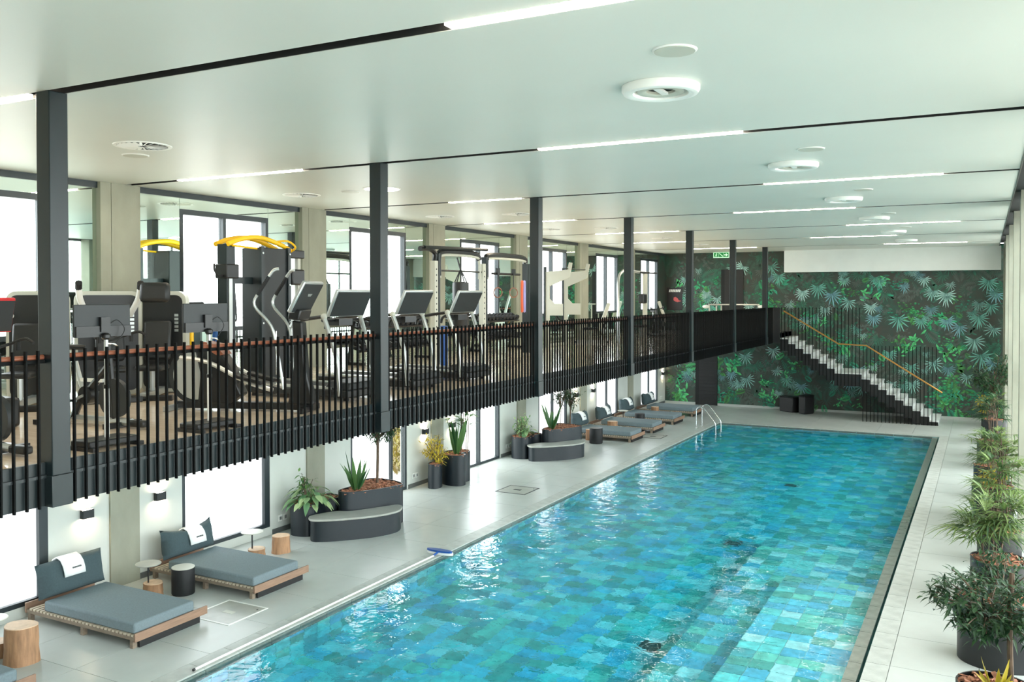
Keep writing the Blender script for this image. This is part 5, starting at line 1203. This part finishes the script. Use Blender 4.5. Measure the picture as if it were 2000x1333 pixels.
MB().lathe([(0.15, 0), (0.19, 0.05), (0.195, 1.4), (0.19, 1.5), (0.1, 1.52)], 28).build('bag_body', 'leather_black', t, smooth=50)
for a in range(4): MB().tube([(0.17 * math.cos(a * 1.57), 0.17 * math.sin(a * 1.57), 1.5), (0, 0, 1.82)], 0.014, 6).build('bag_strap', 'leather_black', t)
MB().tube([(0, 0, 1.8), (-0.1, 0, 2.09)], 0.02, 6).build('bag_hook', 'leather_black', t)
for y_, lb in ((19.85, 'left wooden gymnastic ring on the rig'), (20.7, 'right wooden gymnastic ring on the rig')):
    t = thing('gymnastic_ring', lb, 'gym ring', (-10.95, y_, MZ + 1.62), 0, 'gymnastic rings on the rig'); MB().tube([(0.05 * math.cos(a), 0.125 * math.cos(a), 0.125 * math.sin(a)) for a in [2 * math.pi * i / 24 for i in range(24)]], 0.014, 8, closed=True).build('ring', 'copper_wood', t)
    MB().box(-0.004, 0.004, -0.018, 0.018, 0.125, 0.46).build('ring_strap', 'black_matte', t); MB().box(-0.03, 0.03, -0.06, 0.06, 0.46, 0.62).build('strap_buckle', 'black_plastic', t)
for y_, m_, lb in ((21.15, 'orange_band', 'orange resistance band hanging on the rig'), (21.28, 'lilac_band', 'lilac resistance band hanging on the rig')):
    t = thing('resistance_band', lb, 'band', (-10.93, y_, MZ + 1.2), 0, 'resistance bands on the rig'); MB().tube(smooth_path([(0.02, -0.05, 0), (0.02, -0.05, 0.6), (0.0, 0, 0.72), (-0.02, 0.05, 0.6), (-0.02, 0.05, 0), (0, 0, -0.08)], 4), 0.035, 8, closed=True).build('loop', m_, t)

# cream plate rack
def plate_rack():
    t = thing('plate_rack', 'cream steel squat rack with cut-out side plates beside the third post', 'gym rig', (-11.6, 0, MZ))
    pl = [(0, 0.0), (0.12, 0.0), (0.12, 0.95), (0.55, 0.95), (0.55, 1.3), (0.28, 1.3), (0.12, 1.45), (0.12, 1.82), (0.78, 2.08), (0.86, 2.5), (0.76, 2.52), (0.7, 2.3), (0.0, 2.25)]
    for y_ in (24.0, 25.3): MB().prism_y(pl, y_ - 0.02, y_ + 0.02).build('side_plate', 'cream_enamel', t, smooth=None)
    MB().tube([(0.72, 23.8, 2.33), (0.72, 25.5, 2.33)], 0.016, 8).build('barbell', 'steel_black', t)
    for y_ in (24.0, 25.3): MB().box(-0.06, 0.0, y_ - 0.04, y_ + 0.04, 0, 2.4).build('rear_post', 'steel_black', t)
    MB().bar((0.05, 24.02, 0.05), (0.05, 25.28, 0.05), 0.08, 0.08).build('base_tie', 'cream_enamel', t)
plate_rack()
t = thing('pulldown_tower', 'slim grey pulldown tower beyond the fourth post', 'gym rig', (-11.0, 0, MZ))
MB().tube(smooth_path([(0.25, 27.7, 0.0), (0.15, 28.0, 1.2), (0.0, 28.4, 2.1), (0, 28.8, 2.36), (0, 29.3, 2.4), (0, 31.2, 2.36)], 4), 0.05, 8).build('mast', 'silver', t); MB().tube([(0, 30.4, 2.36), (0.5, 30.9, 2.34)], 0.03, 8).build('pull_bar', 'rubber', t)
MB().box(-0.05, 0.08, 30.95, 31.1, 0, 2.36).build('rear_column', 'cream_enamel', t); MB().box(0.0, 0.2, 30.35, 30.75, 1.25, 1.6).build('thigh_pad', 'leather_black', t, bevel=0.04); MB().box(0.1, 0.5, 29.6, 30.0, 0.42, 0.5).build('seat_pad', 'leather_black', t, bevel=0.03); MB().box(0.25, 0.33, 29.75, 29.85, 0, 0.42).build('seat_post', 'silver', t); MB().tube(smooth_path([(0.3, 28.0, 1.05), (0.5, 28.2, 1.08), (0.5, 28.4, 0.95)], 3), 0.02, 8).build('grip', 'rubber', t)
bike(-11.1, 32.4, R(-60), 'black indoor bike by the sixth window')
def incline_bench(x, y, rz, label):
    t = thing('weight_bench', label, 'bench', (x, y, MZ), rz, 'weight benches on the gallery')
    MB().obox((-0.45, 0, 0.85), (0.12, 0.3, 0.95), (0, R(-20), 0)).build('back_pad', 'cream_enamel', t, bevel=0.03); MB().box(-0.3, 0.25, -0.15, 0.15, 0.42, 0.5).build('seat_pad', 'leather_black', t, bevel=0.03)
    MB().bar((-0.6, 0, 0.04), (0.5, 0, 0.04), 0.08, 0.08).build('base_beam', 'silver', t); MB().bar((0, 0, 0.08), (0, 0, 0.42), 0.06, 0.06).build('seat_post', 'silver', t); MB().bar((-0.35, 0, 0.08), (-0.5, 0, 0.6), 0.05, 0.05).build('back_strut', 'silver', t)
    for x_ in (-0.55, 0.45): MB().bar((x_, -0.3, 0.04), (x_, 0.3, 0.04), 0.06, 0.06).build('foot_bar', 'black_plastic', t)
incline_bench(-11.5, 36.0, R(15), 'cream padded incline bench before the dark poster'); incline_bench(-11.4, 26.9, R(200), 'padded incline bench behind the cream plate rack')
def dumbbell_rack(y0, y1, x, label, glab):
    t = thing('dumbbell_rack', label, 'rack', (x, y0, MZ)); L = y1 - y0
    for y_ in (0.05, L - 0.05):
        MB().bar((-0.2, y_, 0), (-0.05, y_, 1.0), 0.06, 0.06).build('leg', 'black_plastic', t); MB().bar((-0.25, y_, 0.03), (0.25, y_, 0.03), 0.06, 0.06).build('foot', 'black_plastic', t)
    for z_, x_ in ((0.35, 0.06), (0.85, -0.02)): MB().obox((x_, L / 2, z_), (0.28, L, 0.04), (0, R(18), 0)).build('shelf', 'black_plastic', t)
    db = thing('dumbbell', 'small black dumbbell, ' + glab, 'dumbbell', (0, 0, 0), 0, glab)
    mb = MB(); MB().tube([(-0.08, 0, 0), (0.08, 0, 0)], 0.014, 8).build('grip', 'silver', db)
    for s_ in (-1, 1): MB().tube([(0.06 * s_, 0, 0), (0.15 * s_, 0, 0)], 0.062, 12).build('weight_head', 'rubber', db)
    first = True; n = int(L / 0.2)
    for z_, x_ in ((0.445, 0.06), (0.945, -0.02)):
        for i in range(n):
            d = db if first else copy_tree(db); first = False; d.location = (x + x_, y0 + 0.12 + i * (L - 0.2) / max(1, n - 1), MZ + z_); d.rotation_euler = (0, R(18), 0)
dumbbell_rack(15.8, 18.6, -12.35, 'black two-tier dumbbell rack under the second window', 'on the rack under the second window'); dumbbell_rack(21.2, 23.5, -12.35, 'black two-tier dumbbell rack under the third window', 'on the rack under the third window')
t = thing('foam_roller', 'tall blue foam roller standing behind the third treadmill', 'roller', (-9.75, 15.4, MZ)); MB().lathe([(0.06, 0), (0.075, 0.01), (0.075, 0.92), (0.06, 0.93)], 20).build('roller_body', 'blue_plastic', t)
t = thing('press_bench', 'low press bench with a silver bar before the upper door', 'bench', (-9.5, 37.9, MZ))
MB().box(-0.8, 0.6, -0.15, 0.15, 0.42, 0.5).build('pad', 'leather_black', t, bevel=0.03); MB().bar((-0.7, 0, 0.2), (0.5, 0, 0.2), 0.06, 0.06).build('spine', 'black_plastic', t)
for x_ in (-0.7, 0.5): MB().box(x_ - 0.03, x_ + 0.03, -0.25, 0.25, 0, 0.42).build('leg', 'black_plastic', t)
for s_ in (-1, 1): MB().tube([(-0.6 + s_ * 0.0, 0.4 * s_, 0), (-0.6, 0.4 * s_, 1.1)], 0.03, 8).build('bar_support', 'cream_enamel', t)
MB().tube([(-1.15, 0.3, 1.14), (1.05, 0.3, 1.14)], 0.03, 8).build('bar', 'silver', t); MB().tube([(1.0, 0.3, 0), (1.0, 0.3, 1.12)], 0.03, 8).build('bar_support', 'cream_enamel', t); MB().tube([(-1.1, 0.3, 0), (-1.1, 0.3, 1.12)], 0.03, 8).build('bar_support', 'cream_enamel', t)
for x_ in (-1.25, 1.15): MB().ball((x_, 0.3, 1.05), 0.16, 0.1, 0.08).build('bar_end', 'white_enamel', t)
# poster
t = thing('wall_poster', 'dark poster with white slanted lettering and a red athlete', 'poster', (-12.5, YW - 0.006, 4.24))
MB().box(-0.37, 0.37, -0.02, 0.0, 0, 1.03).build('board', 'poster_dark', t)
mb = MB()
for i in range(7):
    x_ = -0.27 + i * 0.078; k = 0.03
    mb.add([(x_, -0.0215, 0.82), (x_ + 0.062, -0.0215, 0.82 + 0.01 * (i % 2)), (x_ + 0.062 + k, -0.0215, 0.94), (x_ + k, -0.0215, 0.94)], [(0, 1, 2, 3)])
o = mb.build('slanted_lettering', 'poster_white', t, smooth=None); o['kind'] = 'stuff'
MB().add([(-0.05, -0.0215, 0.45), (0.02, -0.0215, 0.4), (0.14, -0.0215, 0.36), (0.32, -0.0215, 0.42), (0.2, -0.0215, 0.44), (0.16, -0.0215, 0.52), (0.06, -0.0215, 0.6), (-0.04, -0.0215, 0.58)], [(0, 1, 2, 3, 4, 5, 6, 7)]).build('red_figure', 'poster_red', t, smooth=None)
